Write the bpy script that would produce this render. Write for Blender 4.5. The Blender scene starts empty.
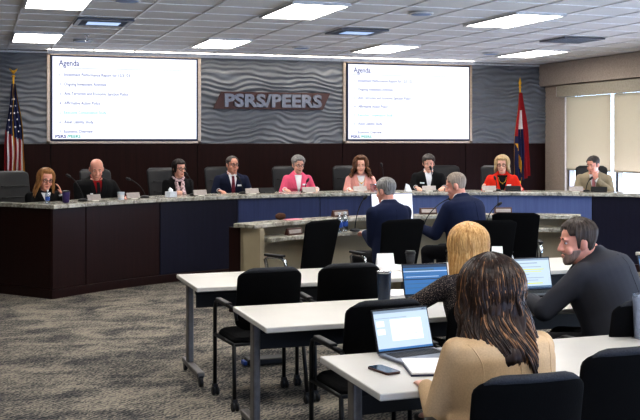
import bpy, bmesh, math, random
from mathutils import Vector, Matrix, noise
from mathutils.bvhtree import BVHTree
random.seed(7)
PI = math.pi
scene = bpy.context.scene
C = scene.collection
R = math.radians

# ---------------------------------------------------------------- camera frame (room axes: X right, Y towards the feature wall)
YAW = R(19.0); CH = 1.77; F = 1000.0
CS, SN = math.cos(YAW), math.sin(YAW)
def ray(px):                       # horizontal room direction per metre of depth
    x = (px - 320.0) / F
    return (CS * x + SN, -SN * x + CS)
def on_plane(px, py, Z):           # point of height Z seen at a pixel
    z = (CH - Z) / ((py - 140.0) / F)
    u = ray(px); return Vector((u[0] * z, u[1] * z, Z))
def at_depth(px, z, Z=0.0):
    u = ray(px); return Vector((u[0] * z, u[1] * z, Z))
CX, CY = 4.5, 7.05                 # centre of the curved desks
def on_arc(px, Rr, Z=0.0):         # far point where the sight line meets a circle about the desks' centre
    u = ray(px); a = u[0]**2 + u[1]**2; b = u[0]*CX + u[1]*CY; c = CX*CX + CY*CY - Rr*Rr
    z = (b + math.sqrt(b*b - a*c)) / a
    return Vector((u[0]*z, u[1]*z, Z))
def polar(Rr, deg, Z=0.0):         # deg from +Y, positive to the right
    return Vector((CX + Rr*math.sin(R(deg)), CY + Rr*math.cos(R(deg)), Z))
def ang_of(p): return math.degrees(math.atan2(p.x - CX, p.y - CY))

# ---------------------------------------------------------------- materials
M = {}
def rgb(h):
    h = h.lstrip('#'); v = [int(h[i:i+2], 16) / 255 for i in (0, 2, 4)]
    return tuple((c / 12.92 if c <= 0.04045 else ((c + 0.055) / 1.055) ** 2.4) for c in v) + (1,)
class NT:
    def __init__(s, name):
        s.m = bpy.data.materials.new(name); s.m.use_nodes = True
        s.t = s.m.node_tree; s.n = s.t.nodes; s.b = s.n['Principled BSDF']; s.o = s.n['Material Output']
    def add(s, kind, **kw):
        n = s.n.new(kind)
        for k, v in kw.items(): setattr(n, k, v)
        return n
    def link(s, a, b): s.t.links.new(a, b)
    def coord(s, scale=(1, 1, 1), rot=(0, 0, 0), which='Object'):
        tc = s.add('ShaderNodeTexCoord'); mp = s.add('ShaderNodeMapping')
        mp.inputs['Scale'].default_value = scale; mp.inputs['Rotation'].default_value = rot
        s.link(tc.outputs[which], mp.inputs['Vector']); return mp.outputs['Vector']
    def noise(s, vec, scale=5, detail=4, rough=.6, dist=0):
        n = s.add('ShaderNodeTexNoise'); n.inputs['Scale'].default_value = scale; n.inputs['Detail'].default_value = detail
        n.inputs['Roughness'].default_value = rough; n.inputs['Distortion'].default_value = dist
        s.link(vec, n.inputs['Vector']); return n.outputs['Fac']
    def ramp(s, fac, stops):
        r = s.add('ShaderNodeValToRGB'); e = r.color_ramp.elements
        while len(e) < len(stops): e.new(.5)
        for i, (p, c) in enumerate(stops): e[i].position = p; e[i].color = c
        s.link(fac, r.inputs['Fac']); return r.outputs['Color']
    def bump(s, fac, strength=.3, dist=.01):
        b = s.add('ShaderNodeBump'); b.inputs['Strength'].default_value = strength; b.inputs['Distance'].default_value = dist
        s.link(fac, b.inputs['Height']); s.link(b.outputs['Normal'], s.b.inputs['Normal'])
def sc(c, k): return (min(1, c[0]*k), min(1, c[1]*k), min(1, c[2]*k), 1)
def simple(name, hexc, rough=.5, metal=0.0, var=.12, nscale=30, bump=0.0, stretch=(1, 1, 1), spec=.5, coat=0.0):
    t = NT(name); c = rgb(hexc)
    v = t.coord(stretch); f = t.noise(v, nscale)
    t.link(t.ramp(f, [(.3, sc(c, 1-var)), (.7, sc(c, 1+var))]), t.b.inputs['Base Color'])
    t.b.inputs['Roughness'].default_value = rough; t.b.inputs['Metallic'].default_value = metal
    t.b.inputs['Specular IOR Level'].default_value = spec
    if coat: t.b.inputs['Coat Weight'].default_value = coat; t.b.inputs['Coat Roughness'].default_value = .15
    if bump: t.bump(f, bump, .004)
    M[name] = t.m; return t.m
def emit(name, hexc, strength):
    t = NT(name); c = rgb(hexc)
    v = t.coord((1, 1, 1)); f = t.noise(v, 2)
    t.link(t.ramp(f, [(0, sc(c, .97)), (1, c)]), t.b.inputs['Emission Color'])
    t.b.inputs['Base Color'].default_value = (.02, .02, .02, 1) if strength < 3 else (.8, .8, .8, 1)
    t.b.inputs['Emission Strength'].default_value = strength
    t.b.inputs['Roughness'].default_value = .35
    M[name] = t.m; return t.m
def hairmat(name, dark, light, stretch=(40, 40, 3)):
    t = NT(name); v = t.coord(stretch); f = t.noise(v, 1.6, 5, .65)
    t.link(t.ramp(f, [(.32, rgb(dark)), (.68, rgb(light))]), t.b.inputs['Base Color'])
    t.b.inputs['Roughness'].default_value = .42; t.b.inputs['Specular IOR Level'].default_value = .35
    t.bump(f, .5, .004); M[name] = t.m; return t.m
def skinmat(name, hexc):
    t = NT(name); c = rgb(hexc); v = t.coord(); f = t.noise(v, 14, 5)
    t.link(t.ramp(f, [(.3, (c[0]*.93, c[1]*.84, c[2]*.82, 1)), (.7, sc(c, 1.06))]), t.b.inputs['Base Color'])
    t.b.inputs['Roughness'].default_value = .48; t.b.inputs['Subsurface Weight'].default_value = .08
    t.b.inputs['Subsurface Radius'].default_value = (.02, .008, .004)
    M[name] = t.m; return t.m

# ---------------------------------------------------------------- shapes
def rot_to(d):                                             # matrix turning +Z onto d
    return Vector((0, 0, 1)).rotation_difference(Vector(d).normalized()).to_matrix().to_4x4()
class MB:
    """collects shapes and links them as ONE mesh object"""
    def __init__(s): s.v = []; s.f = []; s.mi = []; s.cur = 0
    def mat(s, i): s.cur = i; return s
    def raw(s, vs, fs, mx=None):
        o = len(s.v)
        s.v += [tuple(mx @ Vector(p)) if mx else tuple(p) for p in vs]
        s.f += [tuple(i + o for i in f) for f in fs]; s.mi += [s.cur] * len(fs); return s
    def box(s, c, size, mx=None, rz=0.0, rx=0.0):
        x, y, z = (a / 2 for a in size)
        vs = [(-x,-y,-z),(x,-y,-z),(x,y,-z),(-x,y,-z),(-x,-y,z),(x,-y,z),(x,y,z),(-x,y,z)]
        fs = [(0,3,2,1),(4,5,6,7),(0,1,5,4),(1,2,6,5),(2,3,7,6),(3,0,4,7)]
        m = Matrix.Translation(c) @ Matrix.Rotation(rz, 4, 'Z') @ Matrix.Rotation(rx, 4, 'X')
        return s.raw(vs, fs, (mx @ m) if mx else m)
    def lathe(s, prof, c=(0, 0, 0), n=24, mx=None, cap=True):
        vs = []; fs = []
        for r, z in prof: vs += [(r*math.cos(2*PI*i/n), r*math.sin(2*PI*i/n), z) for i in range(n)]
        for k in range(len(prof)-1):
            for i in range(n):
                j = (i+1) % n; fs.append((k*n+i, k*n+j, (k+1)*n+j, (k+1)*n+i))
        if cap: fs.append(tuple(range(n-1, -1, -1))); fs.append(tuple((len(prof)-1)*n+i for i in range(n)))
        m = Matrix.Translation(c); return s.raw(vs, fs, (mx @ m) if mx else m)
    def tube(s, pts, r, n=10, closed=False, mx=None):
        pts = [Vector(p) for p in pts]; rs = r if isinstance(r, (list, tuple)) else [r]*len(pts)
        vs = []; fs = []; L = len(pts); up = None
        for k, p in enumerate(pts):
            if closed: t = pts[(k+1) % L] - pts[k-1]
            else: t = pts[min(k+1, L-1)] - pts[max(k-1, 0)]
            t.normalize()
            if up is None:
                up = t.orthogonal().normalized()
            up = (up - t*up.dot(t))
            if up.length < 1e-5: up = t.orthogonal()
            up.normalize(); w = t.cross(up)
            vs += [tuple(p + (up*math.cos(2*PI*i/n) + w*math.sin(2*PI*i/n))*rs[k]) for i in range(n)]
        for k in range(L if closed else L-1):
            a, b = k*n, ((k+1) % L)*n
            for i in range(n):
                j = (i+1) % n; fs.append((a+i, a+j, b+j, b+i))
        if not closed: fs.append(tuple(range(n-1, -1, -1))); fs.append(tuple((L-1)*n+i for i in range(n)))
        return s.raw(vs, fs, mx)
    def prism(s, poly, z0, z1, mx=None):
        n = len(poly); vs = [(x, y, z0) for x, y in poly] + [(x, y, z1) for x, y in poly]
        fs = [tuple(range(n-1, -1, -1)), tuple(range(n, 2*n))] + [(i, (i+1) % n, n+(i+1) % n, n+i) for i in range(n)]
        return s.raw(vs, fs, mx)
    def loft(s, rings, mx=None, cap=True):
        n = len(rings[0]); vs = [p for r in rings for p in r]; fs = []
        for k in range(len(rings)-1):
            for i in range(n):
                j = (i+1) % n; fs.append((k*n+i, k*n+j, (k+1)*n+j, (k+1)*n+i))
        if cap: fs.append(tuple(range(n-1, -1, -1))); fs.append(tuple((len(rings)-1)*n+i for i in range(n)))
        return s.raw(vs, fs, mx)
    def grid(s, rows, mx=None):
        n = len(rows[0]); vs = [p for r in rows for p in r]
        fs = [(k*n+i, k*n+i+1, (k+1)*n+i+1, (k+1)*n+i) for k in range(len(rows)-1) for i in range(n-1)]
        return s.raw(vs, fs, mx)
    def ball(s, c, rad, mx=None, n=16, m=10):
        rad = rad if isinstance(rad, (list, tuple)) else (rad,)*3
        rings = []
        for k in range(1, m):
            a = PI*k/m - PI/2
            rings.append([(c[0]+rad[0]*math.cos(a)*math.cos(2*PI*i/n), c[1]+rad[1]*math.cos(a)*math.sin(2*PI*i/n), c[2]+rad[2]*math.sin(a)) for i in range(n)])
        return s.loft(rings, mx)
    def arc(s, r0, r1, a0, a1, z0, z1, n=48):              # annular block about the desks' centre
        rings = []
        for k in range(n+1):
            a = a0 + (a1-a0)*k/n
            p, q = polar(r0, a), polar(r1, a)
            rings.append([(p.x, p.y, z0), (q.x, q.y, z0), (q.x, q.y, z1), (p.x, p.y, z1)])
        return s.loft(rings)
    def build(s, name, mats, parent=None, bevel=0.0, smooth=False, seg=2):
        me = bpy.data.meshes.new(name); me.from_pydata(s.v, [], s.f)
        for m in (mats if isinstance(mats, (list, tuple)) else [mats]): me.materials.append(M[m] if isinstance(m, str) else m)
        for p, i in zip(me.polygons, s.mi): p.material_index = i
        bm = bmesh.new(); bm.from_mesh(me); bmesh.ops.recalc_face_normals(bm, faces=bm.faces); bm.to_mesh(me); bm.free()
        if smooth:
            for p in me.polygons: p.use_smooth = True
        o = bpy.data.objects.new(name, me); C.objects.link(o)
        if parent: o.parent = parent
        if bevel:
            b = o.modifiers.new('Bevel', 'BEVEL'); b.width = bevel; b.segments = seg; b.limit_method = 'ANGLE'; b.angle_limit = R(40)
        return o
def rrect(w, h, r, n=5):                                   # rounded rectangle outline
    out = []
    for cx, cy, a0 in ((w/2-r, h/2-r, 0), (-w/2+r, h/2-r, 90), (-w/2+r, -h/2+r, 180), (w/2-r, -h/2+r, 270)):
        for k in range(n+1):
            a = R(a0 + 90*k/n); out.append((cx + r*math.cos(a), cy + r*math.sin(a)))
    return out
def thing(name, label, cat, loc=(0, 0, 0), rz=0.0, group=None):
    o = bpy.data.objects.new(name, None); C.objects.link(o); o.empty_display_size = .1
    o.location = loc; o.rotation_euler = (0, 0, rz); return tag(o, label, cat, group)
def tag(o, label, cat, group=None, kind=None):
    o['label'] = label; o['category'] = cat
    if group: o['group'] = group
    if kind: o['kind'] = kind
    return o
def struct(o): o['kind'] = 'structure'; return o
def dup(root, loc, rz, label, group=None):
    r = root.copy(); C.objects.link(r); r.location = loc; r.rotation_euler = (0, 0, rz); r['label'] = label
    if group: r['group'] = group
    for ch in list(root.children):
        c = ch.copy(); C.objects.link(c); c.parent = r
        for g in list(ch.children):
            d = g.copy(); C.objects.link(d); d.parent = c
    return r
def text_mesh(body, height, width=None, extrude=0.0, bold=0.0, align='LEFT'):
    cu = bpy.data.curves.new('t', 'FONT'); cu.body = body; cu.size = 1.0; cu.extrude = 0; cu.offset = bold; cu.resolution_u = 3
    o = bpy.data.objects.new('t', cu); C.objects.link(o)
    dg = bpy.context.evaluated_depsgraph_get(); me = bpy.data.meshes.new_from_object(o.evaluated_get(dg))
    bpy.data.objects.remove(o); bpy.data.curves.remove(cu)
    xs = [v.co.x for v in me.vertices]; ys = [v.co.y for v in me.vertices]
    x0, x1, y0, y1 = min(xs), max(xs), min(ys), max(ys)
    ky = height / .73; kx = ky if width is None else width / (x1-x0)
    vs = [((v.co.x-x0)*kx, v.co.y*ky, 0.0) for v in me.vertices]; fs = [tuple(p.vertices) for p in me.polygons]
    bpy.data.meshes.remove(me)
    if extrude:
        bm = bmesh.new(); bv = [bm.verts.new(v) for v in vs]
        for f in fs:
            try: bm.faces.new([bv[i] for i in f])
            except ValueError: pass
        g = bmesh.ops.extrude_face_region(bm, geom=bm.faces[:])
        bmesh.ops.translate(bm, verts=[e for e in g['geom'] if isinstance(e, bmesh.types.BMVert)], vec=(0, 0, extrude))
        bm.verts.index_update(); vs = [tuple(v.co) for v in bm.verts]; fs = [tuple(v.index for v in f.verts) for f in bm.faces]; bm.free()
    return vs, fs
# ---------------------------------------------------------------- material set
simple('beige_wall', '#b0a396', .85, var=.18, nscale=55, bump=.5)
simple('plain_wall', '#b9b0a4', .9)
simple('dark_wall', '#4b433c', .9)
simple('shade_case', '#a8a190', .6)
simple('tbar', '#f2f2f2', .35, spec=.6)
simple('wave_panel', '#6d7073', .3, var=.06, nscale=8, spec=.5)
simple('trim_metal', '#b8a794', .35, metal=.6)
simple('white_trim', '#d8d8d6', .5)
simple('screen_frame', '#8a7866', .5)
simple('navy_bezel', '#15213f', .3)
simple('sign_brown', '#4a2f27', .4, metal=.3)
simple('sign_grey', '#77777a', .3, metal=.8)
simple('black_plastic', '#121213', .5)
simple('black_metal', '#0e0e0f', .45, metal=.3)
simple('grey_metal', '#6f6c69', .38, metal=.55)
simple('chrome', '#d5d8da', .12, metal=1.0, var=.03)
simple('table_white', '#c9c6bf', .38, var=.03, nscale=3)
simple('chair_black', '#070708', .85, var=.25, nscale=120, bump=.3, spec=.12)
simple('chair_edge', '#3c3d40', .9, var=.25, nscale=160, bump=.4, spec=.2)
simple('leather_black', '#060709', .45, var=.2, nscale=40, bump=.15)
simple('desk_beige', '#a79c83', .5, var=.05, nscale=6)
simple('dark_gap', '#080506', .8)
simple('plate_silver', '#a49c96', .35, metal=.35)
simple('plate_base', '#d5d2c8', .5)
simple('wood_plate', '#4a2a20', .4)
simple('paper', '#e6e6e6', .8, var=.03)
simple('tissue', '#f2f4f7', .9, var=.03)
simple('box_white', '#d7dde4', .6)
simple('purple', '#3a2a5e', .3)
simple('navy_tumbler', '#1d2c40', .3, coat=.3)
simple('steel', '#b9bcc0', .25, metal=.9)
simple('grey_tumbler', '#8d95a5', .35, metal=.3)
simple('cup_black', '#1c1c20', .55)
simple('laptop_grey', '#8b8f98', .35, metal=.6)
simple('laptop_dark', '#26272c', .4, metal=.4)
simple('phone_case', '#4a3029', .5)
simple('phone_glass', '#20394f', .12)
simple('gold', '#c99a2e', .35, metal=.7)
simple('fringe', '#c58f1e', .7)
simple('flag_red', '#9a1420', .75)
simple('flag_white', '#d6d2d0', .75)
simple('flag_blue', '#141d4a', .75)
simple('pink_paper', '#d08291', .8)
simple('brown_fuzzy', '#4c3022', .9, var=.4, nscale=60, bump=.8)
simple('label_blue', '#2f57a8', .5)
simple('lens_blue', '#5f86c8', .25)
simple('grille_window_tint', '#8fa3c4', .5)  # blue of the window light put into the grille colour
simple('vent_metal', '#6d7077', .4, metal=.3)
emit('diffuser', '#fffaf4', 17.0)
emit('vent_reflection', '#a9c4ee', .8)  # blue reflection on the vents, painted as emission
emit('slide_white', '#f0f3ff', 1.1)
emit('slide_blue', '#1f3596', .5)
emit('slide_grey', '#6670ac', .5)
emit('slide_line', '#9aa2d0', .7)
emit('slide_cyan', '#7cc8ea', .8)
emit('slide_teal', '#3fb39a', .8)
emit('lap_white', '#cfe2f6', .85)
emit('lap_blue', '#3f86c9', .7)
emit('lap_dark', '#1d4770', .6)
emit('lap_grey', '#9fb4cc', .7)
emit('lap_yellow', '#e6ec5a', .85)
emit('lap_dim', '#5c93bd', .45)

def carpet():
    t = NT('carpet'); v = t.coord((1, 1, 1))
    big = t.noise(t.coord((1.1, 1.7, 1), (0, 0, .6)), 1.7, 3, .55, .8)
    mid = t.noise(t.coord((4.0, 9.0, 1), (0, 0, -.7)), 2.4, 4, .65, 1.0)
    w = t.add('ShaderNodeTexWave'); w.inputs['Scale'].default_value = 9; w.inputs['Distortion'].default_value = 9
    w.inputs['Detail'].default_value = 3; w.inputs['Detail Scale'].default_value = 2.5
    t.link(t.coord((1, 1, 1), (0, 0, .9)), w.inputs['Vector'])
    fine = t.noise(v, 130, 3, .7)
    a = t.add('ShaderNodeMath', operation='MULTIPLY_ADD'); t.link(mid, a.inputs[0]); a.inputs[1].default_value = .45; t.link(big, a.inputs[2])
    b = t.add('ShaderNodeMath', operation='MULTIPLY_ADD'); t.link(w.outputs['Fac'], b.inputs[0]); b.inputs[1].default_value = .30; t.link(a.outputs[0], b.inputs[2])
    c = t.add('ShaderNodeMath', operation='MULTIPLY_ADD'); t.link(fine, c.inputs[0]); c.inputs[1].default_value = .3; t.link(b.outputs[0], c.inputs[2])
    t.b.inputs['Roughness'].default_value = .95; t.b.inputs['Specular IOR Level'].default_value = .1
    mr = t.add('ShaderNodeMapRange'); mr.inputs['From Min'].default_value = .66; mr.inputs['From Max'].default_value = 1.28
    t.link(c.outputs[0], mr.inputs['Value'])
    t.link(t.ramp(mr.outputs[0], [(.12, rgb('#393a3c')), (.42, rgb('#575655')), (.62, rgb('#7d7870')), (.9, rgb('#a0988a'))]), t.b.inputs['Base Color'])
    t.bump(fine, .5, .004); M['carpet'] = t.m
carpet()
def darkwood(name, c0, c1, rough, coat=0.0):
    t = NT(name); v = t.coord((14, 14, .6)); f = t.noise(v, 2.2, 6, .65, .4)
    t.link(t.ramp(f, [(.3, rgb(c0)), (.7, rgb(c1))]), t.b.inputs['Base Color'])
    t.b.inputs['Roughness'].default_value = rough; t.b.inputs['Specular IOR Level'].default_value = .3 if name != 'wainscot' else .12
    if name == 'espresso': t.b.inputs['IOR'].default_value = 1.5
    if coat: t.b.inputs['Coat Weight'].default_value = coat; t.b.inputs['Coat Roughness'].default_value = .24
    M[name] = t.m
darkwood('espresso', '#1e0b09', '#2b120f', .36, 0)
darkwood('navy_reflection_panel', '#131324', '#19192d', .38)
darkwood('blue_reflection_panel', '#56648f', '#62719c', .38)  # dark wood with the blue reflected light put into its colour
darkwood('deepblue_reflection_panel', '#343d60', '#3e4970', .38)
darkwood('wainscot', '#1d0d0b', '#2a1411', .6)
def granite():
    t = NT('granite'); v = t.coord()
    f = t.noise(v, 9, 6, .7, 1.4); g = t.noise(v, 60, 3, .7)
    a = t.add('ShaderNodeMath', operation='MULTIPLY_ADD'); t.link(g, a.inputs[0]); a.inputs[1].default_value = .35; t.link(f, a.inputs[2])
    t.link(t.ramp(a.outputs[0], [(.45, rgb('#3c3a34')), (.58, rgb('#8b887c')), (.72, rgb('#b4b1a4')), (.86, rgb('#d0cec4'))]), t.b.inputs['Base Color'])
    t.b.inputs['Roughness'].default_value = .22; M['granite'] = t.m
granite()
def ceiling_mat():
    t = NT('ceiling_tile'); v = t.coord(); f = t.noise(v, 90, 3, .7); g = t.noise(v, .8, 2)
    t.link(t.ramp(f, [(.3, rgb('#e6e4e0')), (.7, rgb('#efede9'))]), t.b.inputs['Base Color'])
    t.b.inputs['Roughness'].default_value = .9; t.bump(f, .15, .003); M['ceiling_tile'] = t.m
ceiling_mat()
def shade_mat():
    t = NT('shade_fabric'); f = t.noise(t.coord((1, 1, 1)), 220, 2)
    tr = t.add('ShaderNodeBsdfTranslucent'); df = t.add('ShaderNodeBsdfDiffuse'); mx = t.add('ShaderNodeMixShader')
    col = t.ramp(f, [(.3, rgb('#c6baa8')), (.7, rgb('#d0c5b3'))]); t.link(col, tr.inputs['Color']); t.link(col, df.inputs['Color'])
    mx.inputs[0].default_value = .55; t.link(df.outputs[0], mx.inputs[1]); t.link(tr.outputs[0], mx.inputs[2])
    t.link(mx.outputs[0], t.o.inputs['Surface']); M['shade_fabric'] = t.m
shade_mat()
def glass_mat(name, tint, rough=.02, mixf=.12):
    t = NT(name); f = t.noise(t.coord(), 3)
    tr = t.add('ShaderNodeBsdfTransparent'); gl = t.add('ShaderNodeBsdfGlossy'); mx = t.add('ShaderNodeMixShader')
    c = rgb(tint); t.link(t.ramp(f, [(0, sc(c, .98)), (1, c)]), tr.inputs['Color']); gl.inputs['Roughness'].default_value = rough
    mx.inputs[0].default_value = mixf; t.link(tr.outputs[0], mx.inputs[1]); t.link(gl.outputs[0], mx.inputs[2])
    t.link(mx.outputs[0], t.o.inputs['Surface']); M[name] = t.m
glass_mat('window_glass', '#f4faff'); glass_mat('clear_plastic', '#dfe9f2', .1, .3); glass_mat('pink_plastic', '#f0c4cc', .2, .35)

# ---------------------------------------------------------------- room shell
XL, XR, YB, YW, HC = -2.2, 9.56, -2.4, 15.5, 3.10
struct(MB().box(((XL+XR)/2, (YB+YW)/2, -.05), (XR-XL+.6, YW-YB+.6, .1)).build('floor', 'carpet'))
# ceiling: plain tiles with a relief T-bar grid in the same mesh
cb = MB().box(((XL+XR)/2, (YB+YW)/2, HC+.06), (XR-XL+.6, YW-YB+.6, .1)).mat(1)
G0 = .44
k = -4
while G0 + .61*k < XR:
    if G0 + .61*k > XL: cb.box((G0+.61*k, (YB+YW)/2, HC+.006), (.024, YW-YB, .012))
    k += 1
y = 10.39 - .61*24
while y < YW:
    if y > YB: cb.box(((XL+XR)/2, y, HC+.008), (XR-XL, .02 if round((y-10.39)/.61) % 2 == 0 else .012, .010))
    y += .61
struct(cb.build('ceiling', ['ceiling_tile', 'tbar']))
# feature wall: solid backing, rippled panel, dark wainscot
struct(MB().box(((XL+XR)/2, YW+.14, HC/2), (XR-XL+.6, .2, HC+.2)).build('wall_back', 'plain_wall'))
rows = []
nz, nx = 190, 560
for j in range(nz+1):
    z = 1.715 + (HC-1.725)*j/nz; row = []
    for i in range(nx+1):
        x = XL + (XR-XL)*i/nx
        ph = z/.082 + 1.25*noise.noise((x*1.5, z*1.6, 3.1)) + .75*noise.noise((x*3.8, z*4.6, 9.2))
        a = .034*(.45+1.0*abs(noise.noise((x*1.3, z*4, 5))))
        row.append((x, YW - .012 - a*(.5+.5*math.sin(2*PI*ph)), z))
    rows.append(row)
struct(MB().grid(rows).build('wall_rippled_panel', 'wave_panel', smooth=True))
wm = MB()
seams = [XL, -1.3, 1.06, 3.29, 5.72, 7.98, XR]
for a, b in zip(seams[:-1], seams[1:]):
    wm.box(((a+b)/2, YW+.005, .86), (b-a-.012, .07, 1.70))
wm.mat(1).box(((XL+XR)/2, YW+.02, .86), (XR-XL, .06, 1.70))
struct(wm.build('wall_wainscot', ['wainscot', 'dark_gap'], bevel=.003))
struct(MB().box(((XL+XR)/2, YW-.03, HC-.018), (XR-XL, .05, .03)).build('trim_1', 'white_trim', bevel=.004))
# side and rear walls
struct(MB().box((XL-.1, (YB+YW)/2, HC/2), (.2, YW-YB+.4, HC+.2)).build('wall_left', 'dark_wall'))
WY0, WY1, WZ0, WZ1 = 8.2, 14.86, .72, 2.66
rw = MB()
SW0, SW1 = .6, 7.6
rw.box((XR+.1, (YB+SW0)/2-.05, HC/2), (.2, SW0-YB+.1, HC+.2)).box((XR+.1, (SW1+WY0)/2, HC/2), (.2, WY0-SW1, HC+.2))
rw.box((XR+.1, (SW0+SW1)/2, .05), (.2, SW1-SW0, .1)).box((XR+.1, (SW0+SW1)/2, (1.15+HC+.1)/2), (.2, SW1-SW0, HC+.1-1.15))
rw.box((XR+.1, (WY1+YW+.2)/2, HC/2), (.2, YW+.2-WY1, HC+.2))
rw.box((XR+.1, (WY0+WY1)/2, WZ0/2), (.2, WY1-WY0, WZ0)).box((XR+.1, (WY0+WY1)/2, (WZ1+HC+.1)/2), (.2, WY1-WY0, HC+.1-WZ1))
struct(rw.build('wall_right', 'beige_wall'))
struct(MB().box((XR+.09, (YB+YW)/2, 2.91), (.44, YW-YB, .385)).build('wall_bulkhead', 'beige_wall', bevel=.006))
RZ0, RZ1 = .08, 1.15                                         # added low windows behind the camera, unseen, for the rear fill lamps
rb = MB()
rb.box(((XL+XR)/2, YB-.1, RZ0/2), (XR-XL+.4, .2, RZ0)).box(((XL+XR)/2, YB-.1, (RZ1+HC+.1)/2), (XR-XL+.4, .2, HC+.1-RZ1))
added_rwin = [(-.6, 1.7), (1.95, 4.25), (4.5, 6.8), (7.05, 9.35)]
edges = [XL-.2] + [e for w in added_rwin for e in w] + [XR+.2]
for a, b in zip(edges[0::2], edges[1::2]): rb.box(((a+b)/2, YB-.1, (RZ0+RZ1)/2), (b-a, .2, RZ1-RZ0))
struct(rb.build('wall_rear', 'dark_wall'))
for i, (a, b) in enumerate(added_rwin):
    w = MB()
    for x in (a+.025, b-.025): w.box((x, YB-.1, (RZ0+RZ1)/2), (.05, .1, RZ1-RZ0))
    for z in (RZ0+.025, RZ1-.025): w.box(((a+b)/2, YB-.1, z), (b-a-.1, .1, .05))
    o = struct(w.build('window_%d' % (i+2), 'grey_metal'))  # added rear window, never in view
    MB().box(((a+b)/2, YB-.1, (RZ0+RZ1)/2), (b-a-.1, .012, RZ1-RZ0-.1)).build('pane', 'window_glass', o)
# added side windows, out of view, made for the side fill lamp
w = MB()
for y in (SW0+.03, 2.9, 5.3, SW1-.03): w.box((XR+.1, y, (.1+1.15)/2), (.09, .06, 1.05))
for z in (.13, 1.12): w.box((XR+.1, (SW0+SW1)/2, z), (.09, SW1-SW0, .06))
o = struct(w.build('window_6', 'grey_metal'))
MB().box((XR+.1, (SW0+SW1)/2, (.1+1.15)/2), (.012, SW1-SW0-.1, .95)).build('pane', 'window_glass', o)
w = MB()
for y in (WY0+.03, 11.2, 13.46, WY1-.03): w.box((XR+.1, y, (WZ0+WZ1)/2), (.09, .06, WZ1-WZ0))
for z in (WZ0+.03, WZ1-.03): w.box((XR+.1, (WY0+WY1)/2, z), (.09, WY1-WY0, .06))
o = struct(w.build('window_1', 'grey_metal'))
MB().box((XR+.1, (WY0+WY1)/2, (WZ0+WZ1)/2), (.012, WY1-WY0-.1, WZ1-WZ0-.1)).build('pane', 'window_glass', o)
MB().box((XR+.02, (WY0+WY1)/2, WZ0-.015), (.24, WY1-WY0+.04, .03)).build('window_sill', 'white_trim', o, bevel=.006)
for i, (a, b, lab) in enumerate(((13.50, 14.76, 'narrow beige roller shade at the pier end of the side window'),
                                 (8.3, 13.42, 'wide beige roller shade over the rest of the side window'))):
    t = thing('roller_shade', lab, 'window shade', (XR-.03, (a+b)/2, 1.27))
    MB().box((0, 0, .62), (.004, b-a, 1.22)).build('shade_fabric', 'shade_fabric', t)
    MB().box((0, 0, .005), (.014, b-a, .03)).build('bottom_bar', 'shade_case', t, bevel=.003)
t = thing('shade_cassette', 'long pale shade cassette box above the side window', 'window shade', (XR-.07, (WY0+WY1)/2, 2.48))
MB().box((0, 0, .12), (.13, WY1-WY0+.1, .19)).build('cassette_box', 'shade_case', t, bevel=.01)
MB().box((-.05, WY1/2-WY0/2+.052, .12), (.03, .01, .17)).build('end_cap', 'white_trim', t)
# platform behind the curved dais
pl = [(-1.0, YW-.03), (-1.0, 13.0)]
pl += [(polar(5.95, a).x, polar(5.95, a).y) for a in [-39.5 + 2.1*i for i in range(42)]]
pl += [(9.5, 9.9), (9.5, YW-.03)]
pl[1] = (polar(8.0, -38.9).x, polar(8.0, -38.9).y); pl[0] = (pl[1][0], YW-.03)
struct(MB().prism(pl, 0, .25).build('floor_platform', 'carpet'))

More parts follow.
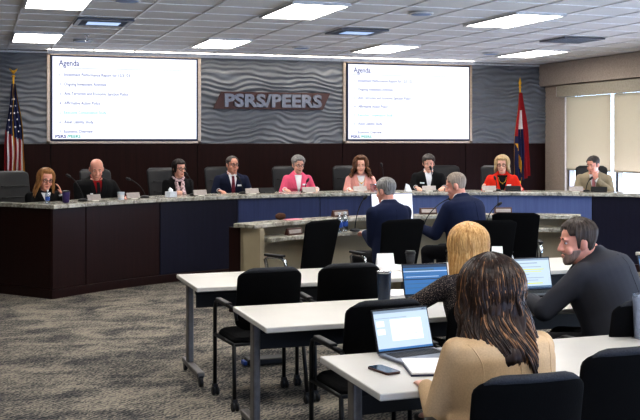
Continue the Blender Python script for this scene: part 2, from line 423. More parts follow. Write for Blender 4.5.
# ---------------------------------------------------------------- ceiling fittings
def ceil_things():
    first = None
    names = {0: 'leftmost', 1: 'second from the left', 2: 'second from the right', 3: 'rightmost'}
    rowsd = [(13.44, 'row by the feature wall'), (9.78, 'row over the staff desk'), (6.12, 'row over the meeting tables'), (2.46, 'row over the camera')]
    for d, rn in rowsd:
        for kx in range(4):
            x = G0 + 2.44*kx + .305
            lab = 'bright ceiling light panel, %s in the %s' % (names[kx], rn)
            if first is None:
                t = thing('ceiling_light', lab, 'ceiling light', (x, d, HC-.02), 0, 'rectangular ceiling light panels')
                f = MB()
                for sx in (-1, 1): f.box((sx*.292, 0, .012), (.026, 1.21, .022))
                for sy in (-1, 1): f.box((0, sy*.592, .012), (.558, .026, .022))
                f.build('frame', 'white_trim', t)
                MB().box((0, 0, .014), (.556, 1.156, .012)).build('diffuser', 'diffuser', t)
                first = t
            else: dup(first, (x, d, HC-.02), 0, lab)
    v0 = None; vl = []
    for x, lab in ((1.355, 'square ceiling air vent nearest the left screen'), (4.405, 'square ceiling air vent in front of the wall sign'), (7.455, 'square ceiling air vent nearest the window side')):
        if v0 is None:
            t = thing('air_vent', lab, 'air vent', (x, 11.42, HC-.02), 0, 'square ceiling air vents')
            f = MB()
            for sx in (-1, 1): f.box((sx*.28, 0, .01), (.05, .61, .02))
            for sy in (-1, 1): f.box((0, sy*.28, .01), (.51, .05, .02))
            f.build('frame', 'vent_metal', t)
            s_ = MB()
            for i in range(7): s_.box((0, -.21+.07*i, .01), (.5, .045, .006), rx=R(25))
            s_.build('louvre', 'vent_metal', t)
            v0 = t
        else: t = dup(v0, (x, 11.42, HC-.02), 0, lab)
        if x < 7: vl.append(t)
    for t in vl: MB().box((0, 0, -.003), (.36, .26, .006)).build('reflection_patch', 'vent_reflection', t)  # no lamp here: glowing patch for the vents' blue reflection
    s0 = None
    for x, y, lab in ((1.355, 13.62, 'round ceiling speaker in front of the left screen'), (4.405, 13.62, 'round ceiling speaker nearest the wall sign'),
                      (7.455, 13.62, 'round ceiling speaker in front of the right screen'), (1.355, 9.55, 'round ceiling speaker over the left aisle, at the top edge'),
                      (4.405, 9.55, 'round ceiling speaker, window blue put into its colour, over the staff desk')):
        if s0 is None:
            t = thing('ceiling_speaker', lab, 'speaker', (x, y, HC-.02), 0, 'round ceiling speakers')
            MB().lathe([(.13, .02), (.13, .006), (.115, 0), (.11, .004)], n=32).build('rim', 'white_trim', t)
            MB().lathe([(.108, .003), (.09, -.002), (.0001, -.004)], n=32).build('grille', 'grille_window_tint', t, smooth=True)
            s0 = t
        else: dup(s0, (x, y, HC-.02), 0, lab)
    t = thing('fire_sprinkler', 'small metal fire sprinkler hanging near the left light panel', 'sprinkler', (1.33, 12.94, HC))
    MB().lathe([(.04, 0), (.036, -.008), (.012, -.01), (.012, -.04)], n=16).build('escutcheon', 'steel', t)
    MB().tube([(-.012, 0, -.04), (-.016, 0, -.06), (0, 0, -.075), (.016, 0, -.06), (.012, 0, -.04)], .004).lathe([(.022, -.075), (.022, -.08)], n=12).build('deflector', 'steel', t)
ceil_things()
emit('strip_glow', '#fff6ea', 13.0)
t = thing('wall_washer', 'long thin strip light in the ceiling along the feature wall', 'ceiling light', (4.5, YW-.27, HC-.02))
f = MB()
for s in (-1, 1): f.box((0, s*.045, .008), (7.0, .018, .022))
f.box((0, -.06, -.012), (7.0, .012, .06)); f.build('frame', 'white_trim', t, bevel=.002); MB().box((0, 0, .012), (6.96, .07, .01)).build('diffuser', 'strip_glow', t)

# ---------------------------------------------------------------- screens and sign
def wall_screen(x0, x1, side):
    t = thing('presentation_screen', 'large white wall screen showing an Agenda slide, %s' % side, 'screen', ((x0+x1)/2, YW-.03, 1.76), 0, 'agenda screens on the feature wall')
    w = x1-x0; h = 1.285
    fr = MB()
    for sx in (-1, 1): fr.box((sx*(w/2+.03), .0, h/2-.01), (.05, .05, h+.07))
    fr.box((0, 0, -.025), (w+.11, .05, .04)).box((0, 0, h+.012), (w+.11, .05, .03))
    fr.build('surround', 'trim_metal', t, bevel=.004)
    MB().box((0, -.02, h/2), (w, .05, h)).build('bezel', 'navy_bezel', t, bevel=.006)
    dw, dh = w-.05, h-.05
    MB().box((0, -.048, h/2), (dw, .008, dh)).build('display', 'slide_white', t)
    mx = Matrix.Translation((-dw/2, -.0535, h/2-dh/2)) @ Matrix.Rotation(PI/2, 4, 'X')
    b = MB().mat(0)
    b.raw(*text_mesh('Agenda', .088, .30, bold=.012), mx=mx @ Matrix.Translation((.09, dh-.135, 0)))
    b.mat(2).raw([(.07, dh-.175, 0), (dw-.12, dh-.175, 0), (dw-.12, dh-.168, 0), (.07, dh-.168, 0)], [(0, 1, 2, 3)], mx)
    lines = [('Investment Performance Report for 12/31/23', .98), ('Ongoing Investment Activities', .62), ('Anti-Terrorism and Economic Sanction Policy', .95), ('Affirmative Action Policy', .53),
             ('Executive Compensation Study', .62), ('Asset Liability Study', .43), ('Economic Overview', .42)]
    for i, (tx, wd) in enumerate(lines):
        y = dh-.29-.142*i; col = 3 if i == 4 else 1
        b.mat(col).raw(*text_mesh(str(i+1), .036, bold=.01), mx=mx @ Matrix.Translation((.10, y, 0)))
        b.raw(*text_mesh(tx, .046, wd, bold=.016), mx=mx @ Matrix.Translation((.17, y, 0)))
    b.build('slide_text', ['slide_blue', 'slide_grey', 'slide_line', 'slide_cyan', 'slide_teal'], t)
    b = MB()
    b.mat(0).raw(*text_mesh('PSRS', .045, .16, bold=.03), mx=mx @ Matrix.Translation((.04, .018, 0)))
    b.mat(4).raw(*text_mesh('/PEERS', .045, .2, bold=.03), mx=mx @ Matrix.Translation((.21, .018, 0)))
    b.build('slide_logo', ['slide_blue', 'slide_grey', 'slide_line', 'slide_cyan', 'slide_teal'], t)
wall_screen(1.06, 3.29, 'left of the wall sign')
wall_screen(5.78, 8.04, 'right of the wall sign')
t = thing('wall_sign', 'brown slanted wall sign with raised grey letters between the two screens', 'sign', (4.5, YW-.05, 2.26))
MB().prism([(-.97, 0), (.86, 0), (.99, .275), (-.84, .275)], 0, .03, Matrix.Rotation(PI/2, 4, 'X')).build('backing_panel', 'sign_brown', t, bevel=.004)
vs, fs = text_mesh('PSRS/PEERS', .20, 1.62, extrude=.045, bold=.04)
MB().raw(vs, fs, Matrix.Translation((-.79, -.03, .045)) @ Matrix.Rotation(PI/2, 4, 'X')).build('lettering', 'sign_grey', t)
st = MB()
for x in (-.6, 0, .6): st.box((x, .02, .14), (.04, .05, .04))
st.build('standoff', 'black_metal', t)

# ---------------------------------------------------------------- flags
def flag(loc, label, colour, width, finial):
    t = thing('flag', label, 'flag', loc)
    MB().lathe([(.17, 0), (.17, .02), (.06, .05), (.03, .08)], n=28).build('base', 'gold', t, bevel=.004)
    MB().lathe([(.014, .07), (.014, 2.42)], n=14).build('pole', 'gold', t)
    f = MB()
    if finial == 'eagle':
        f.lathe([(.012, 2.42), (.03, 2.44), (.012, 2.46)], n=14).ball((0, 0, 2.50), (.022, .018, .03))
        for s in (-1, 1): f.tube([(0, 0, 2.49), (s*.03, 0, 2.52), (s*.055, 0, 2.55)], [.016, .014, .004])
    else: f.lathe([(.012, 2.40), (.026, 2.43), (.012, 2.45), (.028, 2.49), (.012, 2.55), (.002, 2.60)], n=14)
    f.build('finial', 'gold', t, smooth=True)
    n, m = 48, 60; rows = []
    for j in range(m+1):
        v = j/m; z = 2.33 - 1.42*v
        hw = width*(.22 + .78*min(1, (v*1.25)**.8)); row = []
        for i in range(n+1):
            u = i/n; wob = math.sin(u*4.6*2*PI + .8*math.sin(v*3))*(.018+.035*v)
            row.append(((u-.46)*2*hw + .012*math.sin(v*9+u*4), -.02 - .02*v + wob, z - .05*math.sin(u*PI)*v - .06*(1-u)*v))
        rows.append(row)
    b = MB()
    for j in range(m):
        for i in range(n):
            b.mat(colour((i+.5)/n, (j+.5)/m)).raw([rows[j][i], rows[j][i+1], rows[j+1][i+1], rows[j+1][i]], [(0, 1, 2, 3)])
    fl = b.build('flag_cloth', ['flag_red', 'flag_white', 'flag_blue', 'fringe'], t, smooth=True)
    return t, rows
def us(u, v):
    if v < .45 + .12*u and u < .93: return 2
    if u > .93: return 3
    return 0 if int(u*8.5) % 2 == 0 else 1
t, rows = flag((at_depth(13.5, 14.4).x, 15.08, .25), 'United States flag draped on a gold pole in the left corner', us, .15, 'eagle')
for j, cs in ((9, (14, 28)), (13, (8, 22, 36)), (17, (14, 28, 40)), (21, (8, 22, 36)), (25, (14, 28, 40)), (28, (8, 22, 36))):
    for i in cs:
        p = Vector(rows[j][i]) + Vector((0, -.012, 0)); pts = []
        for k in range(10):
            a = PI/2 + k*PI/5; r_ = .02 if k % 2 == 0 else .008
            pts.append((p.x + r_*math.cos(a), p.y, p.z + r_*math.sin(a)))
        MB().raw(pts, [tuple(range(10))]).build('star', 'flag_white', t)
def mo(u, v):
    if u < .045 or (v > .58 and abs(u - .12 - .9*(v-.58)) < .06): return 3
    if u > .62: return 0
    if v < .2 and u < .62: return 0
    if u < .26 and v < .5: return 0
    return 1 if v < .42 else 2
flag((at_depth(521, 17.1).x, 15.08, .25), 'red, white and blue state flag with gold fringe in the right corner', mo, .14, 'spear')
# ---------------------------------------------------------------- curved dais and staff desk
A0, A1 = -39.7, 50.0
t = thing('dais_desk', 'long curved dark wood dais below the screens, with vertical panel seams', 'desk', (0, 0, 0))
sa = [A0] + [ang_of(on_arc(px, 5.78)) for px in (86, 160, 238, 320, 405, 498, 592)] + [A1]
pmats = ['espresso', 'espresso', 'navy_reflection_panel', 'deepblue_reflection_panel', 'deepblue_reflection_panel', 'blue_reflection_panel', 'blue_reflection_panel', 'navy_reflection_panel']  # navy and blue ones carry the reflection on dark wood as colour
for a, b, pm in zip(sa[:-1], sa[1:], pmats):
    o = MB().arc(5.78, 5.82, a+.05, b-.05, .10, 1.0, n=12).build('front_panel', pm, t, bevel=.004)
    if pm != 'espresso': o['label'] = 'dark wood panel, navy reflection in its colour' if pm == 'navy_reflection_panel' else 'dark wood panel, blue reflection in its colour'
MB().arc(5.755, 5.83, A0, A1, 0, .10).build('plinth', 'espresso', t, bevel=.004)
MB().arc(5.82, 5.84, A0, A1, .02, 1.0).build('backing', 'dark_gap', t)
def radial(ang, r0, r1, thick, z0, z1, side):
    p, q = polar(r0, ang), polar(r1, ang); n = Vector((math.cos(R(ang)), -math.sin(R(ang)), 0))*thick*side
    return [(p.x, p.y), (q.x, q.y), (q.x+n.x, q.y+n.y), (p.x+n.x, p.y+n.y)], z0, z1
MB().prism(*radial(A0, 5.80, 7.9, .06, .10, 1.0, 1)).build('end_panel', 'espresso', t, bevel=.004)
MB().prism(*radial(A0-.2, 5.76, 7.92, .09, 0, .10, 1)).build('end_plinth', 'espresso', t, bevel=.004)
MB().prism(*radial(A1, 5.80, 6.3, .06, 0, 1.0, -1)).build('end_panel', 'espresso', t, bevel=.004)
g = MB().arc(5.72, 6.34, A0-.35, A1+.3, 1.003, 1.05, n=72)
g.prism(*radial(A0-.35, 6.3, 7.95, .12, 1.003, 1.05, 1))
tag(g.build('granite_countertop', 'granite', bevel=.008), 'long curved speckled granite countertop lying on the dais', 'countertop')

B0, B1 = -34.2, 35.5
t = thing('staff_desk', 'curved beige staff desk with open knee space standing inside the dais', 'desk', (0, 0, 0))
MB().arc(3.42, 3.46, B0, B1, 0, .875).build('modesty_panel', 'desk_beige', t)
MB().arc(3.46, 3.50, B0, B1, 0, .875).build('back_panel', 'espresso', t)
for a, s in ((B0, 1), (B1, -1)):
    MB().prism(*radial(a, 3.20, 3.46, .07, 0, .875, s)).build('end_panel', 'desk_beige', t, bevel=.004)
    MB().prism(*radial(a, 3.46, 3.62, .03, 0, .875, s)).build('end_fin', 'espresso', t, bevel=.004)
for a in (-18, 0, 18):
    MB().prism(*radial(a, 3.20, 3.43, .05, 0, .735, 1)).build('support_panel', 'desk_beige', t, bevel=.004)
tag(MB().arc(3.13, 3.42, B0+1.5, B1-1.5, .737, .78, n=60).build('granite_worktop', 'granite', bevel=.006), 'lower granite worktop of the staff desk, under the raised ledge', 'worktop')
tag(MB().arc(3.24, 3.52, B0-.7, B1+.7, .877, .92, n=60).build('granite_ledge', 'granite', bevel=.006), 'raised granite ledge along the top of the beige staff desk', 'countertop')

# ---------------------------------------------------------------- meeting tables
def make_table(label, loc, legdy):
    t = thing('meeting_table', label, 'table', loc, 0, 'white folding meeting tables')
    L, D = 1.715, .76
    MB().box((L/2, D/2, .714), (L, D, .032)).build('tabletop', 'table_white', t, bevel=.006)
    MB().box((L/2, D/2+.05, .655), (L-.16, .05, .08)).build('beam', 'black_metal', t, bevel=.004)
    MB().box((L/2, D/2+.12, .60), (L-.2, .014, .19)).build('modesty_panel', 'black_plastic', t, bevel=.004)
    for x in (.055, L-.055):
        cy = D/2+legdy
        lg = MB().box((x, cy, .385), (.045, .085, .62)).build('leg', 'grey_metal', t, bevel=.012)
        MB().box((x, cy, .69), (.06, .34, .02)).build('top_bracket', 'black_metal', lg, bevel=.003)
        MB().box((x, D/2+.02, .085), (.055, .58, .04)).build('foot', 'grey_metal', lg, bevel=.01)
        for yy in (-.26, .30):
            c = MB().lathe([(.033, -.012), (.036, -.006), (.036, .006), (.033, .012)], n=20, mx=Matrix.Translation((x, D/2+yy, .036)) @ Matrix.Rotation(PI/2, 4, 'Y'))
            c.box((x, D/2+yy, .066), (.03, .03, .03)).build('caster', 'black_plastic', lg)
    return t
rowsy = [3.79, 5.33, 6.93]
rn = ['nearest row, beside the open laptop and phone', 'middle row, under the navy tumbler', 'farthest row, in front of the staff desk']
rn2 = ['nearest row, under the grey tumbler', 'middle row, in front of the man in dark grey', 'farthest row, behind the yellow-marked laptop']
tb = None
for i, y in enumerate(rowsy):
    lab = 'white meeting table on grey legs, %s' % rn[i]
    make_table(lab, ((1.565, 1.52, 1.47)[i], y, 0), .13 if i == 2 else .05)
    make_table('white meeting table on the right, %s' % rn2[i], ((3.285, 3.245, 3.20)[i], y, 0), .05)
make_table('white meeting table corner at the right edge, past the man in dark grey', (5.80, 7.08, 0), .05)

# ---------------------------------------------------------------- chairs
def curved_back(w, h, z0, y0, lean, bend, thick, pw=6, taper=0.0, edge=.30):
    b = MB(); rings = []; n = 40; m = 22
    for j in range(m+1):
        v = j/m; e = max(0, (abs(2*v-1)-(1-edge))/edge)
        hw = w/2*(1 - taper*(1-v)) - .10*w*e**2.6*1.3; ring = []
        for i in range(n):
            a = 2*PI*i/n; c, s = math.cos(a), math.sin(a)
            x = hw*math.copysign(abs(c)**.5, c); yy = thick/2*math.copysign(abs(s)**.6, s)*(1-.5*e**4)
            ring.append((x, y0 - lean*v + bend*(x/(w/2))**2 + yy, z0 + h*v))
        rings.append(ring)
    return b.loft(rings)
def make_task_chair(label, loc, rz, group='black nesting chairs at the meeting tables'):
    t = thing('task_chair', label, 'chair', loc, rz, group)
    s = MB(); rings = []
    for z, k in ((.40, .9), (.41, 1.0), (.435, 1.0), (.45, .93)):
        rings.append([(x*k, y*k + .02, z + .012*(y/.22)**2) for x, y in rrect(.47, .45, .08)])
    s.loft(rings).build('seat', 'chair_black', t, smooth=False, bevel=.006)
    bk = curved_back(.45, .40, .51, -.20, .07, .045, .04).build('backrest', 'chair_black', t, smooth=True)
    pts = [(.19*u, -.272 + .045*(.19*u/.225)**2, .912 - .018*abs(u)**6) for u in [i/12*2-1 for i in range(13)]]
    MB().tube(pts, [.006, .013]+[.0175]*9+[.013, .006], n=12).build('top_roll', 'chair_edge', bk, smooth=True)
    for sx in (-1, 1):
        x = sx*.255
        lg = MB().tube([(x, .21, .075), (x, .21, .60), (x, .19, .645), (x, .14, .665), (x, -.12, .665), (x*.93, -.2, .655)], .0135).build('arm_frame', 'black_metal', t, smooth=True)
        MB().box((x, .0, .678), (.045, .26, .02)).build('arm_pad', 'black_plastic', lg, bevel=.008)
        MB().tube([(x*.93, -.20, .655), (x*.9, -.215, .58)], .012).tube([(x, .2, .42), (x*.95, -.2, .42), (x, -.25, .075)], .0135).build('leg', 'black_metal', t, smooth=True)
        for y in (.21, -.25):
            c = MB()
            for d in (-.014, .014): c.lathe([(.026, -.009), (.03, -.005), (.03, .005), (.026, .009)], n=18, mx=Matrix.Translation((x+d, y-.012, .03)) @ Matrix.Rotation(PI/2, 4, 'Y'))
            c.box((x, y, .062), (.03, .045, .03)).build('caster', 'black_plastic', t)
    for y, w in ((.18, .255), (-.2, .24)): MB().tube([(-w, y, .42), (w, y, .42)], .011).build('crossbar', 'black_metal', t)
    return t
tc = make_task_chair('empty black chair with arms tucked under the middle table, left of the woman in tweed', (2.05, 5.14, 0), R(2))
for x, y, rz, lab in ((1.84, 6.62, 3, 'empty black chair at the left end of the farthest table, with grey top edge'),
                      (2.44, 6.66, -2, 'empty black chair second along the farthest table, before the white tent card'),
                      (2.58, 4.98, 0, 'black chair behind the woman in speckled tweed'),
                      (3.36, 4.72, 8, 'black chair under the bearded man in dark grey'),
                      (1.92, 3.42, -3, 'black chair behind the woman in the camel blazer, at the bottom edge'),
                      (2.53, 3.70, 2, 'empty black chair at the bottom right corner, tucked under the nearest table')):
    dup(tc, (x, y, 0), R(rz), lab)

def make_staff_chair(label, loc, rz):
    t = thing('conference_chair', label, 'chair', loc, rz, 'black conference chairs at the staff desk')
    s = MB(); rings = []
    for z, k in ((.44, .88), (.455, 1.0), (.485, 1.0), (.50, .9)):
        rings.append([(x*k, y*k, z) for x, y in rrect(.50, .48, .09)])
    s.loft(rings).build('seat', 'chair_black', t, bevel=.008)
    curved_back(.49, .58, .45, -.20, .13, .02, .03, taper=.16, edge=.12).build('backrest', 'chair_black', t, smooth=True)
    for sx in (-1, 1):
        x = sx*.275
        a = MB().tube([(x*.8, -.05, .43), (x, -.05, .45), (x*1.02, -.10, .60), (x*1.02, -.08, .655), (x*1.02, -.03, .68), (x*1.02, .12, .68), (x*1.02, .17, .655), (x, .12, .45), (x*.8, .12, .43)], .016).build('armrest', 'chrome', t, smooth=True)
        MB().box((x*1.02, .05, .70), (.05, .24, .022)).build('arm_pad', 'black_plastic', a, bevel=.008)
    MB().lathe([(.035, .10), (.035, .28), (.022, .28), (.022, .44)], n=16).build('column', 'chrome', t)
    st = MB()
    for k in range(5):
        a = 2*PI*k/5 + .3
        st.tube([(.02*math.cos(a), .02*math.sin(a), .12), (.29*math.cos(a), .29*math.sin(a), .085)], [.028, .016])
    st.build('star_base', 'chrome', t, smooth=True)
    for k in range(5):
        a = 2*PI*k/5 + .3; p = (.29*math.cos(a), .29*math.sin(a))
        MB().lathe([(.026, -.02), (.03, -.012), (.03, .012), (.026, .02)], n=16, mx=Matrix.Translation((p[0], p[1], .03)) @ Matrix.Rotation(PI/2, 4, 'X')).tube([(p[0], p[1], .05), (p[0], p[1], .09)], .009).build('caster', 'black_plastic', t)
    return t
def face_out(p): return -math.atan2(p.x-CX, p.y-CY)        # local +Y away from the desks' centre
def face_in(p): return PI - math.atan2(p.x-CX, p.y-CY)
stc = None
for px, z, tw, lab in ((299, 9.45, 10, 'empty black conference chair with chrome arms at the left end of the staff desk'),
                       (385, 9.6, 0, 'black conference chair behind the grey-haired man at the staff desk'),
                       (481, 9.55, -8, 'black conference chair behind the man turning left at the staff desk'),
                       (513, 10.5, -14, 'empty black conference chair at the right end of the staff desk')):
    p = at_depth(px, z)
    if stc is None: stc = make_staff_chair(lab, p, face_out(p)*.5 + R(tw))
    else: dup(stc, p, face_out(p)*.5 + R(tw), lab)

def make_dais_chair(label, loc, rz):
    t = thing('executive_chair', label, 'chair', loc, rz, 'black leather chairs behind the dais')
    s = MB(); rings = []
    for z, k in ((.40, .9), (.42, 1.0), (.455, 1.0), (.47, .92)):
        rings.append([(x*k, y*k, z) for x, y in rrect(.53, .50, .1)])
    s.loft(rings).build('seat', 'leather_black', t, bevel=.01)
    bk = curved_back(.47, .64, .49, -.22, .12, .05, .07, edge=.18).build('backrest', 'leather_black', t, smooth=True)
    sm = MB()
    for z, y in ((.80, -.24), (.94, -.265)): sm.tube([(.19*u, y + .038 + .05*(.22*u/.265)**2, z) for u in (-1, -.6, -.2, .2, .6, 1)], .006)
    sm.build('seam_roll', 'leather_black', bk, smooth=True)
    for sx in (-1, 1):
        x = sx*.30
        a = MB().tube([(x*.85, .05, .41), (x, .05, .45), (x, .08, .62), (x, .05, .64), (x, -.16, .64), (x*.9, -.235, .62)], .018).build('armrest', 'black_metal', t, smooth=True)
        MB().box((x, -.03, .662), (.065, .27, .028)).build('arm_pad', 'leather_black', a, bevel=.01)
    MB().lathe([(.035, .10), (.035, .26), (.022, .26), (.022, .41)], n=16).build('column', 'black_metal', t)
    st = MB()
    for k in range(5):
        a = 2*PI*k/5 + .3
        st.tube([(.02*math.cos(a), .02*math.sin(a), .12), (.29*math.cos(a), .29*math.sin(a), .085)], [.028, .016])
    st.build('star_base', 'black_metal', t, smooth=True)
    for k in range(5):
        a = 2*PI*k/5 + .3; p = (.29*math.cos(a), .29*math.sin(a))
        MB().lathe([(.026, -.02), (.03, -.012), (.03, .012), (.026, .02)], n=16, mx=Matrix.Translation((p[0], p[1], .03)) @ Matrix.Rotation(PI/2, 4, 'X')).tube([(p[0], p[1], .05), (p[0], p[1], .09)], .009).build('caster', 'black_plastic', t)
    return t
dc = None
for px, Rr, tw, lab in ((23, 7.12, -6, 'black leather chair behind the long-haired woman at the left end of the dais'),
                    (106, 7.02, 0, 'black leather chair behind the bald man'),
                    (172, 7.0, 4, 'black leather chair behind the woman with the scarf'),
                    (228, 7.02, 6, 'black leather chair behind the man in the navy suit'),
                    (294, 7.02, 6, 'black leather chair behind the woman in the bright pink blazer'),
                    (353, 7.02, 5, 'black leather chair behind the curly-haired woman'),
                    (445, 7.02, -5, 'black leather chair behind the dark-haired man in black'),
                    (499, 7.02, 6, 'black leather chair behind the woman in the red jacket'),
                    (592, 7.08, 4, 'black leather chair behind the man in the tan suit')):
    p = on_arc(px, Rr, .25)
    if dc is None: dc = make_dais_chair(lab, p, face_in(p)+R(tw))
    else: dup(dc, p, face_in(p)+R(tw), lab)
# ---------------------------------------------------------------- people
skinmat('skin_fair', '#e0b29d'); skinmat('skin_pink', '#dda48f'); skinmat('skin_tan', '#c99680')
hairmat('hair_blonde', '#a8733a', '#e6bd7e'); hairmat('hair_strawberry', '#7c5230', '#b98a55'); hairmat('hair_dark', '#120c0a', '#2a1c16')
hairmat('hair_brown', '#170f0b', '#402c20', (22, 22, 2)); hairmat('hair_curly', '#3a2418', '#7d563b', (30, 30, 10)); hairmat('hair_grey', '#5d5b59', '#a5a29e')
hairmat('hair_silver', '#8f8d8b', '#c9c6c2'); hairmat('hair_darkgrey', '#2b2725', '#5e5752'); hairmat('hair_ash', '#a98c62', '#dcc59b'); hairmat('hair_sandgrey', '#7d6f62', '#b3a595')
hairmat('hair_greybrown', '#2c2420', '#5a4d43'); hairmat('beard_grey', '#6b574c', '#a08a7e')
hairmat('hair_streak', '#5a3d28', '#a87b52'); hairmat('hair_gold', '#b98548', '#efcf95'); hairmat('hair_curl_light', '#6e472f', '#a87c55')
def cloth(name, c, var=.10, nscale=380, rough=.85, bump=.12): simple(name, c, rough, var=var, nscale=nscale, bump=bump, spec=.25)
cloth('cloth_black', '#0c0c0e'); cloth('cloth_navy', '#141b33'); cloth('cloth_suitnavy', '#1a2340'); cloth('cloth_charcoal', '#3a3b41'); cloth('cloth_pink', '#d8607f')
cloth('cloth_palepink', '#dfa69c'); cloth('cloth_red', '#d3331f'); cloth('cloth_tan', '#9b9078'); cloth('cloth_camel', '#c6aa86', .09, 150); cloth('cloth_white', '#e2e2e4'); cloth('cloth_shirtred', '#8f1218')
cloth('cloth_trouser', '#15151a'); cloth('tie_red', '#6d2a3a', .6, 40); cloth('tie_dark', '#191418'); cloth('tie_pink', '#c98b90'); cloth('scarf_print', '#b9a2a4', .9, 34)
simple('lips', '#b5675f', .4); simple('lips_pale', '#b98577', .5); simple('brow_dark', '#2a1f1a', .8); simple('brow_light', '#8a6f55', .8); simple('eye_white', '#d9d6d2', .2); simple('iris', '#1d1511', .15); simple('shoe', '#101010', .4)
simple('glass_frame', '#17130f', .35); simple('badge', '#e4e6ea', .5)
def tweed():
    t = NT('cloth_tweed'); v = t.coord(); f = t.noise(v, 170, 2, .8); g = t.noise(v, 95, 2, .7)
    t.link(t.ramp(f, [(.40, rgb('#131118')), (.55, rgb('#2b2529')), (.62, rgb('#8d7c70')), (.70, rgb('#c4b5a5'))]), t.b.inputs['Base Color'])
    t.b.inputs['Roughness'].default_value = .9; t.bump(g, .6, .006); M['cloth_tweed'] = t.m
tweed()

HEAD = [(-.116,.020,.080,.040),(-.104,.037,.087,.012),(-.085,.049,.087,-.02),(-.06,.058,.085,-.055),(-.03,.066,.085,-.078),(0,.071,.083,-.092),(.03,.0745,.086,-.099),
        (.058,.073,.080,-.098),(.082,.064,.064,-.086),(.1,.048,.044,-.066),(.111,.028,.022,-.042),(.116,.010,.0,-.02)]
def head_ring(z):
    z = max(HEAD[0][0], min(HEAD[-1][0], z))
    for a, b in zip(HEAD[:-1], HEAD[1:]):
        if a[0] <= z <= b[0]:
            k = (z-a[0])/(b[0]-a[0]); return tuple(a[i]+(b[i]-a[i])*k for i in (1, 2, 3))
def head_pt(th, z, o=0.0, zr=None):
    w, f, b = head_ring(z if zr is None else zr); c, s = math.cos(th), math.sin(th)
    yc = (f+b)/2; hd = (f-b)/2
    return ((w+o)*math.copysign(abs(c)**.92, c), yc + (hd+o)*math.copysign(abs(s)**.95, s), z)
def remesh(mb, voxel, smooth=3, fac=.5):
    me = bpy.data.meshes.new('r'); me.from_pydata(mb.v, [], mb.f)
    bm = bmesh.new(); bm.from_mesh(me); bmesh.ops.recalc_face_normals(bm, faces=bm.faces); bm.to_mesh(me); bm.free()
    o = bpy.data.objects.new('r', me); C.objects.link(o)
    m = o.modifiers.new('r', 'REMESH'); m.mode = 'VOXEL'; m.voxel_size = voxel
    if smooth: s = o.modifiers.new('s', 'SMOOTH'); s.factor = fac; s.iterations = smooth
    dg = bpy.context.evaluated_depsgraph_get(); out = bpy.data.meshes.new_from_object(o.evaluated_get(dg))
    bpy.data.objects.remove(o); bpy.data.meshes.remove(me); return out
def capsule(mb, p0, p1, r0, r1, n=14):
    p0, p1 = Vector(p0), Vector(p1); d = p1-p0; L = d.length
    if L < 1e-6: return
    prof = [(r0*math.cos(a), -r0*math.sin(a)) for a in (PI/2*.98, 1.1, .7, .35)] + [(r0, 0)] + [(r1, L)] + [(r1*math.cos(a), L + r1*math.sin(a)) for a in (.35, .7, 1.1, PI/2*.98)]
    mb.lathe(prof, n=n, mx=Matrix.Translation(p0) @ rot_to(d))
def mesh_obj(name, me, mats, parent):
    for m in mats: me.materials.append(M[m])
    for p in me.polygons: p.use_smooth = True
    o = bpy.data.objects.new(name, me); C.objects.link(o); o.parent = parent; return o
def ik(S, T, l1, l2, hint):
    S, T, h = Vector(S), Vector(T), Vector(hint); d = T-S; L = d.length
    if L > (l1+l2)*.995: T = S + d.normalized()*(l1+l2)*.995; d = T-S; L = d.length
    a = (l1*l1 - l2*l2 + L*L)/(2*L); e = math.sqrt(max(0, l1*l1-a*a)); u = d.normalized(); h = h - u*h.dot(u); h.normalize()
    return S + u*a + h*e, T
def hand(mb, W, d, pn, side, curl=.35, sc_=1.0):
    """W wrist, d fingers' direction, pn palm normal, side: +1 thumb towards d x pn"""
    W, d, pn = Vector(W), Vector(d).normalized(), Vector(pn); pn = (pn - d*pn.dot(d)).normalized(); x = d.cross(pn)*side
    k = sc_; kn = []
    for i, (off, ln) in enumerate(((.028, .088), (.009, .092), (-.010, .088), (-.027, .080))):
        base = W + x*off*.6*k; kp = W + d*ln*k + x*off*k; capsule(mb, base, kp, .0125*k, .0105*k, 10); kn.append(kp)
    for i, (kp, ln) in enumerate(zip(kn, (.072, .080, .074, .058))):
        p = kp; a = curl*.6; spread = (1.5-i)*.05
        for s_ in (.45, .32, .23):
            dd = (d*math.cos(a) + pn*math.sin(a) + x*spread).normalized(); q = p + dd*ln*s_*k
            capsule(mb, p, q, .0088*k, .0076*k, 10); p = q; a += curl
    b = W + d*.025*k + x*.022*k; t1 = b + (d*.6 + x*.7 + pn*.35).normalized()*.042*k; t2 = t1 + (d*.85 + x*.25 + pn*.3).normalized()*.032*k
    capsule(mb, W + d*.015*k + x*.01*k, b, .014*k, .0135*k, 10); capsule(mb, b, t1, .0125*k, .0105*k, 10); capsule(mb, t1, t2, .0105*k, .0085*k, 10)

